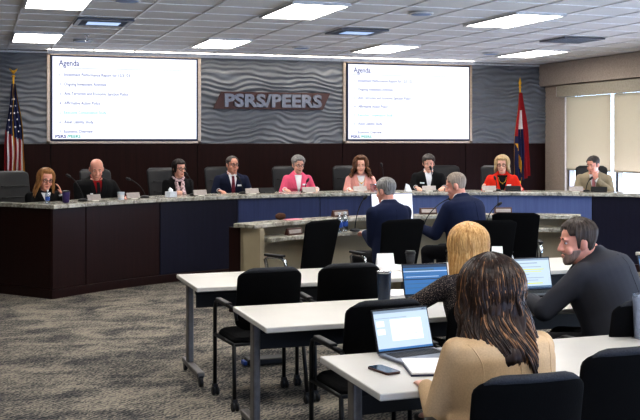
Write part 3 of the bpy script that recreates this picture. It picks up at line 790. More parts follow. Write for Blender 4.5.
TORSO_M = [(-.07,.150,.105,0),(-.02,.178,.125,0),(.08,.170,.122,.004),(.20,.160,.112,.008),(.31,.176,.120,.006),(.40,.188,.118,.0),(.455,.178,.102,-.006),(.492,.135,.082,-.010),(.515,.088,.068,-.006),(.535,.060,.058,.0),(.575,.052,.052,.008)]
TORSO_F = [(-.07,.158,.108,0),(-.02,.184,.128,0),(.08,.166,.115,.004),(.20,.138,.100,.008),(.31,.158,.122,.016),(.39,.162,.112,.004),(.445,.152,.092,-.006),(.482,.112,.074,-.010),(.505,.074,.060,-.006),(.525,.052,.050,.0),(.565,.045,.046,.008)]
def person(label, loc, rz, scale=1.0, female=False, lean=8, head=(0, 0, 0), skin='skin_fair', arms=None, jacket='cloth_black', shirt='cloth_white', vdepth=.22, vwidth=.062,
           tie=None, hair=None, glasses=False, beard=False, badge=None, necklace=False, scarf=False, brow='brow_dark', elbow_out=(.28, -.45, -.85), fat=1.0, voxel=.0075, curl=.45,
           neck=(0, 0), collar=True, legs=True, cuff=True, twist=0, lapel=None, backseam=False):
    root = thing('person', label, 'person', loc, rz); root.scale = (scale,)*3
    TT = Matrix.Translation((0, 0, .09)) @ Matrix.Rotation(R(twist), 4, 'Z') @ Matrix.Rotation(-R(lean), 4, 'X')
    T = TORSO_F if female else TORSO_M; fat0 = fat
    def ring(t, w, d, y, o=0.0, n=28, drop=0.0):
        out = []; fat = fat0 + (1-fat0)*sstep(.44, .52, t)
        for i in range(n):
            a = 2*PI*i/n; c, s = math.cos(a), math.sin(a)
            out.append(TT @ Vector(((w*fat+o)*math.copysign(abs(c)**.86, c), y + (d*fat+o)*math.copysign(abs(s)**.9, s), t - drop*max(0, s))))
        return out
    sh = .165 if female else .185
    nk = TT @ Vector((0, .012, .60)); yaw, pitch, roll = head
    HH = Matrix.Translation(nk + Vector((neck[0], neck[1], .016 + (neck[2] if len(neck) > 2 else 0)))) @ Matrix.Rotation(R(yaw), 4, 'Z') @ Matrix.Rotation(-R(pitch), 4, 'X') @ Matrix.Rotation(R(roll), 4, 'Y') @ Matrix.Translation((0, .012, .02))
    # --- body volumes
    body = MB(); cl = MB()
    body.loft([ring(*r) for r in T])
    hr = []
    for k in range(25):
        z = -.116 + .232*k/24; hr.append([HH @ Vector(head_pt(2*PI*i/40, z)) for i in range(40)])
    body.loft(hr)
    capsule(body, TT @ Vector((0, .0, .50)), HH @ Vector((0, -.02, -.03)), .056 if not female else .049, .055 if not female else .048)
    H = lambda x, y, z: HH @ Vector((x, y, z))
    capsule(body, H(0, .084, .014), H(0, .105, -.030), .0085, .0125, 12)
    for s in (-1, 1):
        body.ball((0, 0, 0), (.0095, .011, .008), Matrix.Translation(H(s*.0125, .094, -.034)))
        body.ball((0, 0, 0), (.026, .012, .008), HH @ Matrix.Translation((s*.031, .078, .024)))
        body.ball((0, 0, 0), (.011, .020, .033), HH @ Matrix.Translation((s*.077, -.008, -.008)) @ Matrix.Rotation(s*R(22), 4, 'Z'))
        body.ball((0, 0, 0), (.027, .022, .024), HH @ Matrix.Translation((s*.036, .062, -.036)))
    body.ball((0, 0, 0), (.020, .012, .014), HH @ Matrix.Translation((0, .080, -.098)))
    body.ball((0, 0, 0), (.022, .010, .006), HH @ Matrix.Translation((0, .085, -.062))); body.ball((0, 0, 0), (.019, .010, .007), HH @ Matrix.Translation((0, .084, -.072)))
    # --- arms
    arms = arms or {}
    for s in (-1, 1):
        ar = arms.get(s, {})
        S = TT @ Vector((s*(sh-.004)*fat**.5, -.005, .425)); tgt = Vector(ar.get('w', (s*.20, .40, .16)))
        hint = ar.get('e', (s*elbow_out[0], elbow_out[1], elbow_out[2]))
        l1, l2 = (.285, .245) if not female else (.27, .235)
        E, Wr = ik(S, tgt, l1, l2, hint)
        capsule(body, S, E, .046, .037); capsule(body, E, Wr, .037, .024)
        d = Vector(ar['d']) if 'd' in ar else (Wr-E)
        pn = Vector(ar.get('p', (0, 0, -1)))
        dn = d.normalized(); pq = (pn - dn*pn.dot(dn)).normalized(); x = dn.cross(pq)
        inward = Vector(ar.get('t', (-s, 0, .2)))
        hand(body, Wr, d, pn, 1 if x.dot(inward) > 0 else -1, ar.get('c', curl), .98 if not female else .88)
        o = .013
        k_ = .96 if female else 1.04; capsule(cl, S, E, (.052+o)*k_, (.043+o)*k_); capsule(cl, E, E.lerp(Wr, .93), (.043+o)*k_, (.027+o)*k_)
        cl.ball(S + Vector((-s*.01, 0, .0)), (.056, .058, .050))
        if cuff and shirt:
            u = (Wr-E).normalized()
            MB().lathe([(.0345, 0), (.0355, .03), (.030, .031)], n=18, mx=Matrix.Translation(E.lerp(Wr, .90)) @ rot_to(u)).build('shirt_cuff', shirt, root, smooth=True)
    # --- legs
    if legs:
        tr = MB()
        for s in (-1, 1):
            hip, knee, ank = Vector((s*.088, .02, .075)), Vector((s*.105, .44, .065)), Vector((s*.11, .42, -.36))
            capsule(body, hip, knee, .075, .052); capsule(body, knee, ank, .05, .034); capsule(body, ank, ank + Vector((s*.02, .13, -.05)), .034, .03)
            capsule(tr, hip, knee, .088, .066); capsule(tr, knee, ank, .064, .052)
            sm = MB(); f0 = ank + Vector((0, -.03, -.055)); capsule(sm, f0, f0 + Vector((s*.02, .2, -.0)), .042, .036); sm.box(tuple(f0 + Vector((s*.01, .09, -.035))), (.07, .27, .016))
            me = remesh(sm, .010, 2); mesh_obj('shoe', me, ['shoe'], root)
        tr.loft([ring(t, w, d, y, .016) for t, w, d, y in T[:4]])
        mesh_obj('trousers', remesh(tr, .014, 3), ['cloth_trouser'], root)
    bm_ = remesh(body, voxel, 2, .4)
    # facial features as further islands of the same mesh
    ft = MB()
    for s in (-1, 1):
        ft.mat(1).ball((0, 0, 0), (.0135, .0065, .0062), HH @ Matrix.Translation((s*.031, .0745, .004)), 14, 8)
        ft.mat(2).ball((0, 0, 0), (.0058, .004, .0058), HH @ Matrix.Translation((s*.031, .0795, .004)), 12, 8)
        ft.mat(3).tube([H(s*.014, .0905, .026), H(s*.030, .090, .0305), H(s*.048, .077, .024)], [.003, .0042, .0024], 8)
    ft.mat(4).tube([H(-.024, .083, -.066), H(-.010, .0935, -.064), H(.010, .0935, -.064), H(.024, .083, -.066)], [.002, .0045, .0045, .002], 8)
    ft.tube([H(-.020, .083, -.069), H(0, .093, -.0725), H(.020, .083, -.069)], [.002, .0055, .002], 8)
    bmm = bmesh.new(); bmm.from_mesh(bm_); n0 = len(bmm.faces)
    vs = [bmm.verts.new(v) for v in ft.v]
    for f, mi in zip(ft.f, ft.mi):
        try: nf = bmm.faces.new([vs[i] for i in f]); nf.material_index = mi
        except ValueError: pass
    bmm.to_mesh(bm_); bmm.free()
    mesh_obj('body', bm_, [skin, 'eye_white', 'iris', brow, 'lips' if female else 'lips_pale'], root)
    # --- jacket
    for r in T[:1]: pass
    cl.loft([ring(t, w, d, y, .020 if t < .3 else .016) for t, w, d, y in T[:8]] + [ring(.515, .088 if not female else .078, .068 if not female else .064, -.006, .012, drop=.01), ring(.532, .070 if not female else .060, .066 if not female else .058, -.004, .010, drop=.035), ring(.552, .060 if not female else .052, .058 if not female else .052, .0, .009, drop=.055)])
    jm = remesh(cl, .011, 5, .5)
    bvh = BVHTree.FromPolygons([v.co for v in jm.vertices], [tuple(p.vertices) for p in jm.polygons])
    jo = mesh_obj('jacket' if shirt else 'top', jm, [jacket], root)
    Q = TT.to_3x3(); fwd = Q @ Vector((0, 1, 0))
    def proj(x, t, off):
        o = TT @ Vector((x, .0, t)) + fwd*.6
        h = bvh.ray_cast(o, -fwd)
        if h[0] is None: return TT @ Vector((x, .07, t))
        return h[0] + fwd*off
    def patch(name, mat, fn, off, m=18, n=8, par=jo, thick=.004):
        rws = []
        for j in range(m+1):
            v = j/m; x0, x1, t = fn(v); rws.append([proj(x0+(x1-x0)*i/n, t, off) for i in range(n+1)])
        o = MB().grid(rws).build(name, mat, par, smooth=True)
        s_ = o.modifiers.new('Solidify', 'SOLIDIFY'); s_.thickness = thick; s_.offset = 0; return o
    ttop = .505 if not female else .495
    if shirt:
        patch('shirt_front', shirt, lambda v: (-vwidth*(1-v)**.9-.002, vwidth*(1-v)**.9+.002, ttop - vdepth*v), .004)
        for s in (-1, 1):
            patch('lapel', lapel or jacket, lambda v: (s*(vwidth*(1-v)**.9), s*(vwidth*(1-v)**.9 + .012 + .05*math.sin(min(1, v*1.25)*PI)**.8), ttop+.004 - (vdepth+.01)*v), .009, thick=.007)
    if tie:
        patch('tie', tie, lambda v: (-(.016+.012*v if v > .1 else .018), (.016+.012*v if v > .1 else .018), ttop-.015 - (vdepth-.02)*v), .0125, thick=.006)
    if badge:
        patch('name_badge', 'badge', lambda v: (badge*.115-.032, badge*.115+.032, .375-.024*v), .012, 3, 4)
    if collar and shirt:
        def col(o0, h, mat, nm, drop):
            w0, d0 = (.064, .064) if not female else (.056, .056)
            rws = []
            for tt, oo in ((.470, o0+.034), (.490, o0+.014), (.488+h*.6, o0+.003), (.488+h, o0)):
                rw = []
                for i in range(33):
                    a = R(112) + R(316)*i/32; fr = max(0, math.sin(a))
                    rw.append(TT @ Vector(((w0+oo)*math.cos(a), .002 + (d0+oo)*math.sin(a), tt - drop*fr)))
                rws.append(rw)
            o = MB().grid(rws).build(nm, mat, jo, smooth=True); s_ = o.modifiers.new('Solidify', 'SOLIDIFY'); s_.thickness = .005
        if not female: col(.004, .062, shirt, 'shirt_collar', .03)
        col(.009, .046, jacket, 'jacket_collar', .045)
    if backseam:
        def bproj(x, t):
            o = TT @ Vector((x, 0, t)) - fwd*.6; h = bvh.ray_cast(o, fwd)
            return h[0] - fwd*.0006 if h[0] else TT @ Vector((x, -.1, t))
        sm = MB().tube([bproj(.004*math.sin(k), .47-.45*k/16) for k in range(17)], .0022, 6)
        sm.build('back_seam', jacket, jo, smooth=True)
        for s in ((-1, 1) if backseam == 2 else ()):
            MB().tube([bproj(s*fat**.5*(.150 - .022*math.sin(PI*k/14)), .455-.20*k/14) for k in range(15)], .0024, 6).build('armhole_seam', jacket, jo, smooth=True)
            MB().tube([bproj(s*fat**.5*(.128 - .045*(k/14)), .27-.27*k/14) for k in range(15)], .0020, 6).build('panel_seam', jacket, jo, smooth=True)
    if necklace:
        MB().tube([proj(.055*math.cos(a), .47 - .075*math.sin(a), .010) for a in [PI*i/14 for i in range(15)]], .0045, 8).ball(tuple(proj(0, .39, .014)), .011).build('necklace', 'gold', jo, smooth=True)
    if scarf:
        sc2 = MB()
        sc2.tube([TT @ Vector((.068*math.cos(2*PI*i/24), .004+.068*math.sin(2*PI*i/24), .505 - .03*max(0, math.sin(2*PI*i/24)))) for i in range(24)], .026, 10, closed=True)
        for s in (-1, 1): sc2.tube([proj(s*.05, .47, .012), proj(s*.035, .40, .014), proj(s*.03, .32, .014), proj(s*.045, .24, .012)], [.024, .03, .032, .022], 10)
        mesh_obj('scarf', remesh(sc2, .009, 3), ['scarf_print'], root)
    if beard:
        rws = []
        for j in range(13):
            z = -.034 - .082*j/12; rw = []
            for i in range(37):
                th = R(-8) + R(196)*i/36; c = abs(math.sin(th))
                zz = z if c < .75 else min(z, -.050 - .0*(c-.75))
                o_ = .0040*(1 if 0 < j else -.6)*(1 if 1 < i < 35 else -.3)
                rw.append(H(*head_pt(th, zz, o_)))
            rws.append(rw)
        MB().grid(rws).build('beard', 'beard_grey', root, smooth=True)
    if glasses:
        g = MB()
        for s in (-1, 1):
            g.tube([H(s*.033 + .0235*math.cos(2*PI*i/18), .0985 - .006*abs(math.cos(2*PI*i/18)), .002 + .0185*math.sin(2*PI*i/18)) for i in range(18)], .0028, 8, closed=True)
            g.tube([H(s*.056, .094, .006), H(s*.072, .05, .006), H(s*.078, -.005, .004)], .0025, 8)
        g.tube([H(-.010, .100, .006), H(.010, .100, .006)], .0025, 8); g.build('glasses', 'glass_frame', root, smooth=True)
    if hair: hair_build(root, HH, **hair)
    return root
def sstep(a, b, x): k = max(0, min(1, (x-a)/(b-a))); return k*k*(3-2*k)
def hair_build(root, HH, mat, style='short', length=.0, thick=.014, front=.068, face=52, flare=0.0, groove=.003, freq=34, seed=1, strands=0, wave=.0, wfreq=40, sr=.006, volume=0.0, bald=False, part=0.0, tipvar=.03, strand_mat=None, back_len=None, cap=True, zs=.05, strand_len=0.0, backoff=0.0):
    rnd = random.Random(seed); N, K = 96, 44; cols = []
    def zend(th):
        d = abs((math.degrees(th) - 90 + 180) % 360 - 180)             # 0 at the face, 180 at the nape
        if style == 'short':
            e = front + (.040-front)*sstep(28, 50, d) if d < 62 else .040 + (-.035-.040)*sstep(66, 78, d)
            if d > 88: e = -.035 + .040*sstep(88, 96, d)*(1-sstep(104, 116, d)) + (-.032)*sstep(112, 150, d)
            return e
        L = length if back_len is None else length + (back_len-length)*sstep(95, 140, d)
        return front + (L-front)*sstep(face-9, face+9, d)
    if bald:
        def zend(th):
            d = abs((math.degrees(th) - 90 + 180) % 360 - 180)
            return .0525 if d < 74 else -.01 - .06*sstep(110, 150, d)
    for i in range(N):
        th = 2*PI*i/N; ze = zend(th); col = []
        d = abs((math.degrees(th) - 90 + 180) % 360 - 180)
        for k in range(K+1):
            s = k/K
            ztop = .116 if not bald else .052
            z = ztop + (ze-ztop)*s if s > .2 else ztop + (ze-ztop)*s
            zr = max(z, -.02 if style != 'short' else -.1)
            fade = (1 - sstep(.86, 1.0, s)*1.25) if (style == 'short' or d < face) else 1 - .5*sstep(.9, 1, s)
            if bald: fade = fade*sstep(0, .25, s) if d >= 74 else -2
            if style == 'short': fade *= .5+.5*sstep(-.02, .055, z)
            o = thick*fade + volume*sstep(.02, .09, z)*fade
            o += groove*math.sin(freq*th + 3*noise.noise((math.cos(th)*2, math.sin(th)*2, z*8+seed)))*fade + groove*1.2*noise.noise((math.cos(th)*5, math.sin(th)*5, z*24+seed))*fade
            if z < -.02 and style != 'short':
                o += flare*(-.02-z)/.1 + wave*math.sin(wfreq*z + 2.2*math.sin(3*th+seed))*sstep(-.02, -.10, z)
            kk = 0 if bald else max(0, min(1, (z-.035)/.081))*PI/2; p = Vector(head_pt(th, z, o*math.cos(kk), zr)); p.z += o*math.sin(kk)*.95
            if z < -.04 and style != 'short':
                p.y = p.y*(1-.25*sstep(-.04, -.16, z)) - .012*sstep(-.04, -.16, z) - backoff*sstep(-.06, -.24, z)*max(0, -math.sin(th))**.6
                p.z += tipvar*noise.noise((th*2.3, seed, .5))*s*s
            col.append(HH @ p)
        cols.append(col)
    mb = MB(); vs = [p for c in cols for p in c]; fs = []
    for i in range(N):
        j = (i+1) % N
        for k in range(K): fs.append((i*(K+1)+k, j*(K+1)+k, j*(K+1)+k+1, i*(K+1)+k+1))
    if not bald: fs.append(tuple(i*(K+1) for i in range(N)))
    if cap:
        mb.raw(vs, fs); o = mb.build('hair', mat, root, smooth=True)
        if style != 'short' : m = o.modifiers.new('Solidify', 'SOLIDIFY'); m.thickness = .010; m.offset = 0
    if strands:
        sb = MB()
        for q in range(strands):
            d = rnd.uniform(face+4, 360-face-4); th = R(90 + d); z0 = rnd.uniform(.0, zs) if rnd.random() < .75 else rnd.uniform(-.05, 0)
            dd = d if d < 180 else 360-d
            L = length if back_len is None else length + (back_len-length)*sstep(95, 140, dd)
            z1 = L - strand_len*rnd.random()**1.6 - rnd.uniform(-.02, .05); ph = 6*noise.noise((math.cos(th)*2.2, math.sin(th)*2.2, seed)) + rnd.uniform(-.7, .7); am = wave*rnd.uniform(.5, 1.4) + .001; pts = []; rr = []; n = 22
            if rnd.random() < .3: z1 = z0 + (z1-z0)*rnd.uniform(.5, .9)
            for k in range(n+1):
                s = k/n; z = z0 + (z1-z0)*s; zr = max(z, -.02)
                o = thick + .0045 + rnd.uniform(0, .003) + (flare*(-.02-z)/.1 if z < -.02 else 0) + am*math.sin(wfreq*z+ph)*sstep(.06, -.10, z)
                t2 = th + (am*.5/.08)*math.cos(wfreq*z+ph*1.3)*sstep(.05, -.06, z)
                kk = max(0, min(1, (z-.035)/.081))*PI/2; p = Vector(head_pt(t2, z, o*math.cos(kk), zr)); p.z += o*math.sin(kk)*.95
                if z < -.04: p.y = p.y*(1-.25*sstep(-.04, -.16, z)) - .012*sstep(-.04, -.16, z) - backoff*sstep(-.06, -.24, z)*max(0, -math.sin(th))**.6
                pts.append(HH @ p); rr.append(sr*(.35+.65*math.sin(PI*min(1, .12+s*.88))))
            sb.mat(1 if strand_mat and q % 6 == 0 else 0).tube(pts, rr, 7)
        sb.build('hair_strands', [mat, strand_mat or mat], root, smooth=True)

SEAT = .69
def head_to(px, py, R0, scale_hint=1.0, seat=SEAT):
    """seat point on the arc behind the dais for a person whose crown shows at (px, py)"""
    return on_arc(px, R0, seat)
def dais(px, Rr, label, dz=0, **kw):
    p = on_arc(px, Rr, SEAT + dz + .015)
    k = kw.pop('turn', .55); look = kw.pop('look', 0); pitch = kw.pop('pitch', 4); roll = kw.pop('roll', 0)
    to_c = face_in(p); to_cam = PI - math.atan2(p.x, p.y)          # turned k of the way from the desks' centre to the room's entrance side
    body = to_c + (to_cam - to_c)*k
    return person(label, p, body, head=(math.degrees(to_cam - body) + look, pitch, roll), **kw)
TBL = .295                                               # wrists resting on the dais, relative to the seat
rest = lambda s, x=.16, y=.40: {'w': (s*x, y, .375), 'd': (-s*.35, .9, -.05), 'p': (0, 0, -1)}
dais(41, 6.50, 'woman with long reddish-blonde hair and glasses in a black jacket, hand raised to her head', dz=-.10, scale=.99, female=True, lean=14, look=18, pitch=8, roll=-6, jacket='cloth_black', shirt='cloth_white', vdepth=.12,
     hair=dict(mat='hair_strawberry', style='long', length=-.21, thick=.026, front=.086, face=58, flare=.014, seed=3, strands=160, sr=.0045, wave=.005, zs=.10, strand_mat='hair_gold'), glasses=True, brow='brow_light', skin='skin_pink',
     arms={-1: {'w': (-.17, .25, .53), 'd': (.25, -.1, .9), 'p': (.8, -.3, .2), 'e': (-.5, .5, -.8), 'c': .35, 't': (.2, .6, .6)}, 1: rest(1, .10, .38)}, badge=-.7)
dais(93, 6.55, 'bald man in a black suit with a dark red shirt, looking down', dz=-.03, scale=1.05, lean=13, look=6, pitch=22, fat=1.16, jacket='cloth_black', shirt='cloth_shirtred', tie='tie_dark', vwidth=.055,
     hair=dict(mat='hair_grey', bald=True, thick=.003, groove=.001), badge=.85, brow='brow_light', skin='skin_pink', arms={-1: rest(-1, .30, .42), 1: rest(1, .14, .40)})
dais(177, 6.58, 'smiling woman with pulled-back dark hair, glasses and a patterned scarf over black', dz=-.01, scale=.97, female=True, lean=8, look=34, pitch=5, jacket='cloth_black', shirt=None, scarf=True,
     hair=dict(mat='hair_dark', style='long', length=-.055, back_len=-.085, thick=.013, front=.066, face=64, seed=5), glasses=True, arms={-1: {'w': (-.03, .30, .36), 'd': (.75, .15, .35), 'p': (0, -.8, -.3), 'c': .8}, 1: {'w': (.10, .30, .36), 'd': (-.75, .15, .35), 'p': (0, -.8, -.3), 'c': .8}})
dais(231, 6.62, 'man in a navy suit with glasses, white shirt and striped tie', dz=.0, scale=1.0, lean=5, look=28, pitch=2, jacket='cloth_navy', shirt='cloth_white', tie='tie_red', vdepth=.27, glasses=True,
     hair=dict(mat='hair_darkgrey', style='short', thick=.008, front=.092), badge=-.75, skin='skin_tan', arms={-1: rest(-1, .22, .3), 1: rest(1, .22, .3)})
dais(297, 6.62, 'woman in a bright pink blazer with short silver hair and glasses', dz=.0, scale=.99, female=True, lean=6, look=22, pitch=10, fat=.92, jacket='cloth_pink', shirt='cloth_white', vdepth=.27, vwidth=.055, glasses=True,
     hair=dict(mat='hair_grey', style='short', thick=.017, front=.070, volume=.012, groove=.005), badge=-.75, arms={-1: rest(-1, .24, .3), 1: rest(1, .22, .32)})
dais(360, 6.60, 'woman with long curly brown hair in a pale pink blazer', dz=-.01, scale=.98, female=True, lean=7, look=2, pitch=4, jacket='cloth_palepink', shirt='cloth_white', vdepth=.25, vwidth=.06, necklace=True,
     hair=dict(mat='hair_curly', style='long', length=-.16, thick=.036, front=.088, face=56, flare=.034, seed=8, strands=240, sr=.0075, wave=.014, wfreq=85, groove=.006, strand_mat='hair_curl_light', zs=.09), arms={-1: rest(-1, .24, .32), 1: rest(1, .20, .36)})
dais(428, 6.58, 'dark-haired man in a black jacket and open white shirt, eyes lowered', dz=.01, scale=1.0, lean=8, look=6, pitch=14, jacket='cloth_black', shirt='cloth_white', vdepth=.27, vwidth=.058,
     hair=dict(mat='hair_darkgrey', style='short', thick=.017, front=.070, volume=.008), badge=.85, arms={-1: rest(-1, .2, .36), 1: rest(1, .2, .36)})
dais(502, 6.56, 'smiling woman in a red jacket over a black top with a blonde bob', dz=-.01, scale=1.0, female=True, lean=10, look=-6, pitch=4, fat=1.12, jacket='cloth_red', shirt='cloth_black', vdepth=.28, vwidth=.075, necklace=True, glasses=True, brow='brow_light',
     hair=dict(mat='hair_ash', style='long', length=-.072, back_len=-.09, thick=.032, front=.072, face=56, flare=.014, seed=11, strands=150, sr=.0045, strand_mat='hair_gold', zs=.10), badge=-.8, cuff=False,
     arms={1: {'w': (.27, .36, .36), 'd': (.2, .6, .5), 'p': (-.9, 0, -.2), 'c': .9, 't': (0, 0, 1)}, -1: rest(-1, .26, .34)})
dais(594, 6.66, 'man in a tan suit resting his chin on his hand', dz=-.01, scale=1.02, lean=12, look=-34, pitch=16, fat=1.06, jacket='cloth_tan', shirt='cloth_white', tie='tie_pink', vdepth=.24, skin='skin_pink',
     hair=dict(mat='hair_darkgrey', style='short', thick=.010, front=.076), arms={-1: {'w': (-.045, .30, .50), 'd': (.25, -.25, .75), 'p': (.1, -.9, 0), 'c': .8, 'e': (-.6, .5, -.8)}, 1: rest(1, .18, .36)})

# staff desk, seen from behind
p = at_depth(392, 9.95, .50)
person('man with grey hair in a navy suit, seen from behind before a white monitor', p, face_out(p)*.6 + R(2), scale=1.06, lean=7, head=(14, 8, 0), backseam=True, jacket='cloth_suitnavy', shirt='cloth_white', tie='tie_dark', skin='skin_pink',
       hair=dict(mat='hair_grey', style='short', thick=.012, front=.074), arms={-1: {'w': (-.08, .34, .30), 'd': (.2, .9, .0), 'e': (-.12, -.6, -.9)}, 1: {'w': (.14, .34, .30), 'd': (-.2, .9, 0), 'e': (.15, -.5, -.9)}})
p = at_depth(471, 10.05, .55)
person('man in a dark suit with cropped grey hair turning left towards the microphone', p, face_out(p)*.6 + R(28), scale=1.08, fat=1.25, lean=14, head=(30, 14, 0), backseam=True, jacket='cloth_suitnavy', shirt='cloth_white', tie='tie_dark', skin='skin_pink',
       hair=dict(mat='hair_sandgrey', style='short', thick=.007, front=.080), arms={-1: {'w': (-.20, .46, .30), 'd': (.1, .9, 0)}, 1: {'w': (.12, .40, .30), 'd': (-.3, .9, 0)}})
# audience
person('woman in a speckled dark tweed jacket with straight strawberry-blonde hair, back to us', (2.73, 5.14, .44), R(-2), scale=.97, female=True, lean=10, head=(8, 8, 0), jacket='cloth_tweed', shirt=None, voxel=.007, fat=1.04,
       hair=dict(mat='hair_blonde', style='long', length=-.245, back_len=-.25, thick=.040, front=.07, face=60, flare=.012, zs=.105, strand_mat='hair_gold', strand_len=.06, backoff=.03, seed=21, strands=560, sr=.0042, wave=.003, wfreq=20, volume=.006, tipvar=.05), arms={-1: {'w': (-.33, .40, .305), 'd': (.0, .9, 0), 'e': (-.9, -.2, -.4)}, 1: {'w': (.2, .42, .31), 'd': (-.1, .9, 0)}})
person('bearded man in a dark grey suit, face turned left in profile beside his laptop', (3.64, 4.98, .46), R(34), scale=1.10, fat=1.34, lean=24, head=(40, 6, 0), neck=(-.09, -.02, -.03), backseam=True, jacket='cloth_charcoal', shirt='cloth_charcoal', voxel=.006, skin='skin_pink', beard=True, cuff=False,
       hair=dict(mat='hair_greybrown', style='short', thick=.012, front=.074, volume=.005, groove=.004), arms={-1: {'w': (-.16, .50, .31), 'd': (.5, .8, 0), 'e': (-.8, -.1, -.5)}, 1: {'w': (.22, .42, .31), 'd': (-.3, .9, 0)}})
person('woman in a camel blazer with long wavy dark brown hair, seen from behind', (1.965, 3.46, .43), R(2), scale=1.0, female=True, lean=9, head=(2, 6, 0), jacket='cloth_camel', shirt=None, voxel=.007, fat=1.36, backseam=2,
       hair=dict(mat='hair_brown', style='long', length=-.25, back_len=-.285, strand_len=.13, backoff=.065, thick=.050, front=.07, face=60, flare=.010, zs=.105, seed=33, strands=900, sr=.0044, wave=.014, wfreq=27, volume=.004, tipvar=.07, strand_mat='hair_streak'), arms={-1: {'w': (-.17, .36, .31), 'd': (.2, .9, 0), 'e': (-.34, -.5, -.85)}, 1: {'w': (.2, .38, .31), 'd': (-.2, .9, 0), 'e': (.42, -.4, -.85)}})
# ---------------------------------------------------------------- things on the dais
DT = 1.0515
pn0 = None
for px, Rr, lab in ((94, 5.85, 'silver name plate in front of the bald man, just right of the purple tumbler'), (133, 5.85, 'silver name plate just right of the white paper cup'), (200, 5.85, 'silver name plate in front of the woman with the scarf'),
                    (252, 5.85, 'silver name plate in front of the man in the navy suit'), (309, 5.85, 'silver name plate in front of the bright pink blazer'), (360, 5.85, 'silver name plate in front of the curly-haired woman'),
                    (429, 5.85, 'silver name plate in front of the dark-haired man'), (489, 5.85, 'silver name plate in front of the woman in red'), (576, 5.85, 'silver name plate in front of the man in the tan suit')):
    p = on_arc(px, Rr, DT)
    if pn0 is None:
        t = thing('name_plate', lab, 'name plate', p, face_in(p), 'silver name plates along the dais')
        MB().box((0, 0, .045), (.195, .012, .072), rx=R(18)).build('plate', 'plate_silver', t, bevel=.003)
        MB().box((0, .0, .006), (.10, .07, .012)).build('stand', 'plate_base', t, bevel=.003)
        pn0 = t
    else: dup(pn0, p, face_in(p), lab)
def gooseneck(loc, rz, label, height, reach, head=.045, group=None, base=True):
    t = thing('gooseneck_microphone', label, 'microphone', loc, rz, group)
    MB().lathe([(.055, 0), (.058, .012), (.045, .026), (.012, .032)], n=24).build('base', 'black_plastic', t, smooth=False, bevel=.003)
    pts = []
    for k in range(13):
        s = k/12; pts.append((0, reach*s**1.6, .02 + height*(1-(1-s)**1.25)))
    MB().tube(pts, .0055, 8).build('neck', 'black_metal', t, smooth=True)
    d = (Vector(pts[-1])-Vector(pts[-2])).normalized(); h = Vector(pts[-1])
    MB().lathe([(.009, -.01), (.016, .004), (.017, .03), (.013, .048), (.004, .054)], n=16, mx=Matrix.Translation(h) @ rot_to(d)).build('head', 'black_plastic', t, smooth=True)
    return t
def mic_to(bpx, Rr, hpx, hpy, label, Z=DT, group='dais microphones'):
    b = on_arc(bpx, Rr, Z); z = b.x*SN + b.y*CS
    hz = CH - (hpy-140)/F*z - Z; dx = (hpx-bpx)/F*z
    gooseneck(b, math.atan2(CS, -SN) + (PI if dx < 0 else 0) - PI/2 + (PI if False else 0) + (-PI/2+PI/2), label, max(.08, hz-.04), abs(dx)*1.0, group=group)
def mic(bpx, Rr, hpx, hpy, label, Z=DT, group='microphones along the dais'):
    b = on_arc(bpx, Rr, Z); z = b.x*SN + b.y*CS
    hz = CH - (hpy-140)/F*z - Z; dx = (hpx-bpx)/F*z
    # neck bends along the view's right or left, seen as a room direction (CS, -SN)
    dr = Vector((CS, -SN, 0))*(1 if dx > 0 else -1)
    gooseneck(b, math.atan2(dr.y, dr.x) - PI/2, label, max(.08, hz-.04), max(.02, abs(dx)), group=group)
mic(83, 5.98, 70, 175, 'black gooseneck microphone leaning left before the bald man')
mic(145, 5.98, 130, 178, 'black gooseneck microphone leaning left right of the white paper cup')
mic(194, 6.0, 187, 173, 'black gooseneck microphone before the woman with the scarf')
mic(243, 6.0, 239, 177, 'black gooseneck microphone before the man in the navy suit')
mic(305, 6.0, 307, 180, 'black gooseneck microphone before the bright pink blazer')
mic(384, 6.25, 382, 165, 'tall black gooseneck microphone right of the curly-haired woman')
mic(433, 6.0, 431, 168, 'black gooseneck microphone at the dark-haired man\'s mouth')
mic(497, 6.0, 496, 178, 'black gooseneck microphone before the woman in red')
mic(586, 6.0, 590, 178, 'black gooseneck microphone before the man in the tan suit')
# cups, tissues, bottle
p = on_arc(66, 5.92, DT); t = thing('tumbler', 'purple travel tumbler in front of the woman at the left end of the dais', 'tumbler', p)
MB().lathe([(.034, 0), (.038, .01), (.044, .115), (.044, .12)], n=24).build('cup', 'purple', t, smooth=True); MB().lathe([(.046, .12), (.046, .132), (.03, .138), (.008, .14)], n=24).build('lid', 'black_plastic', t)
def bottle(loc, label, h=.20, group=None):
    t = thing('water_bottle', label, 'bottle', loc, 0, group); k = h/.2
    MB().lathe([(.028*k, 0), (.032*k, .008*k), (.032*k, .12*k), (.026*k, .15*k), (.013*k, .175*k), (.013*k, .183*k)], n=24).build('bottle_body', 'clear_plastic', t, smooth=True)
    MB().lathe([(.015*k, .18*k), (.015*k, .2*k)], n=20).build('cap', 'box_white', t); MB().lathe([(.0325*k, .05*k), (.0325*k, .10*k)], n=24, cap=False).build('label_band', 'label_blue', t)
    return t
bottle(on_arc(47.5, 5.90, DT), 'clear water bottle on the dais beside the purple tumbler', .16)
p = on_arc(121, 5.86, DT); t = thing('paper_cup', 'short white paper cup on the dais between two silver name plates', 'cup', p)
MB().lathe([(.036, 0), (.044, .09), (.046, .092), (.043, .09), (.036, .012)], n=24, cap=False).lathe([(.0001, .004), (.036, .004)], n=24, cap=False).build('cup', 'box_white', t, smooth=True)
MB().lathe([(.039, .02), (.0425, .06)], n=24, cap=False).build('sleeve', 'paper', t)
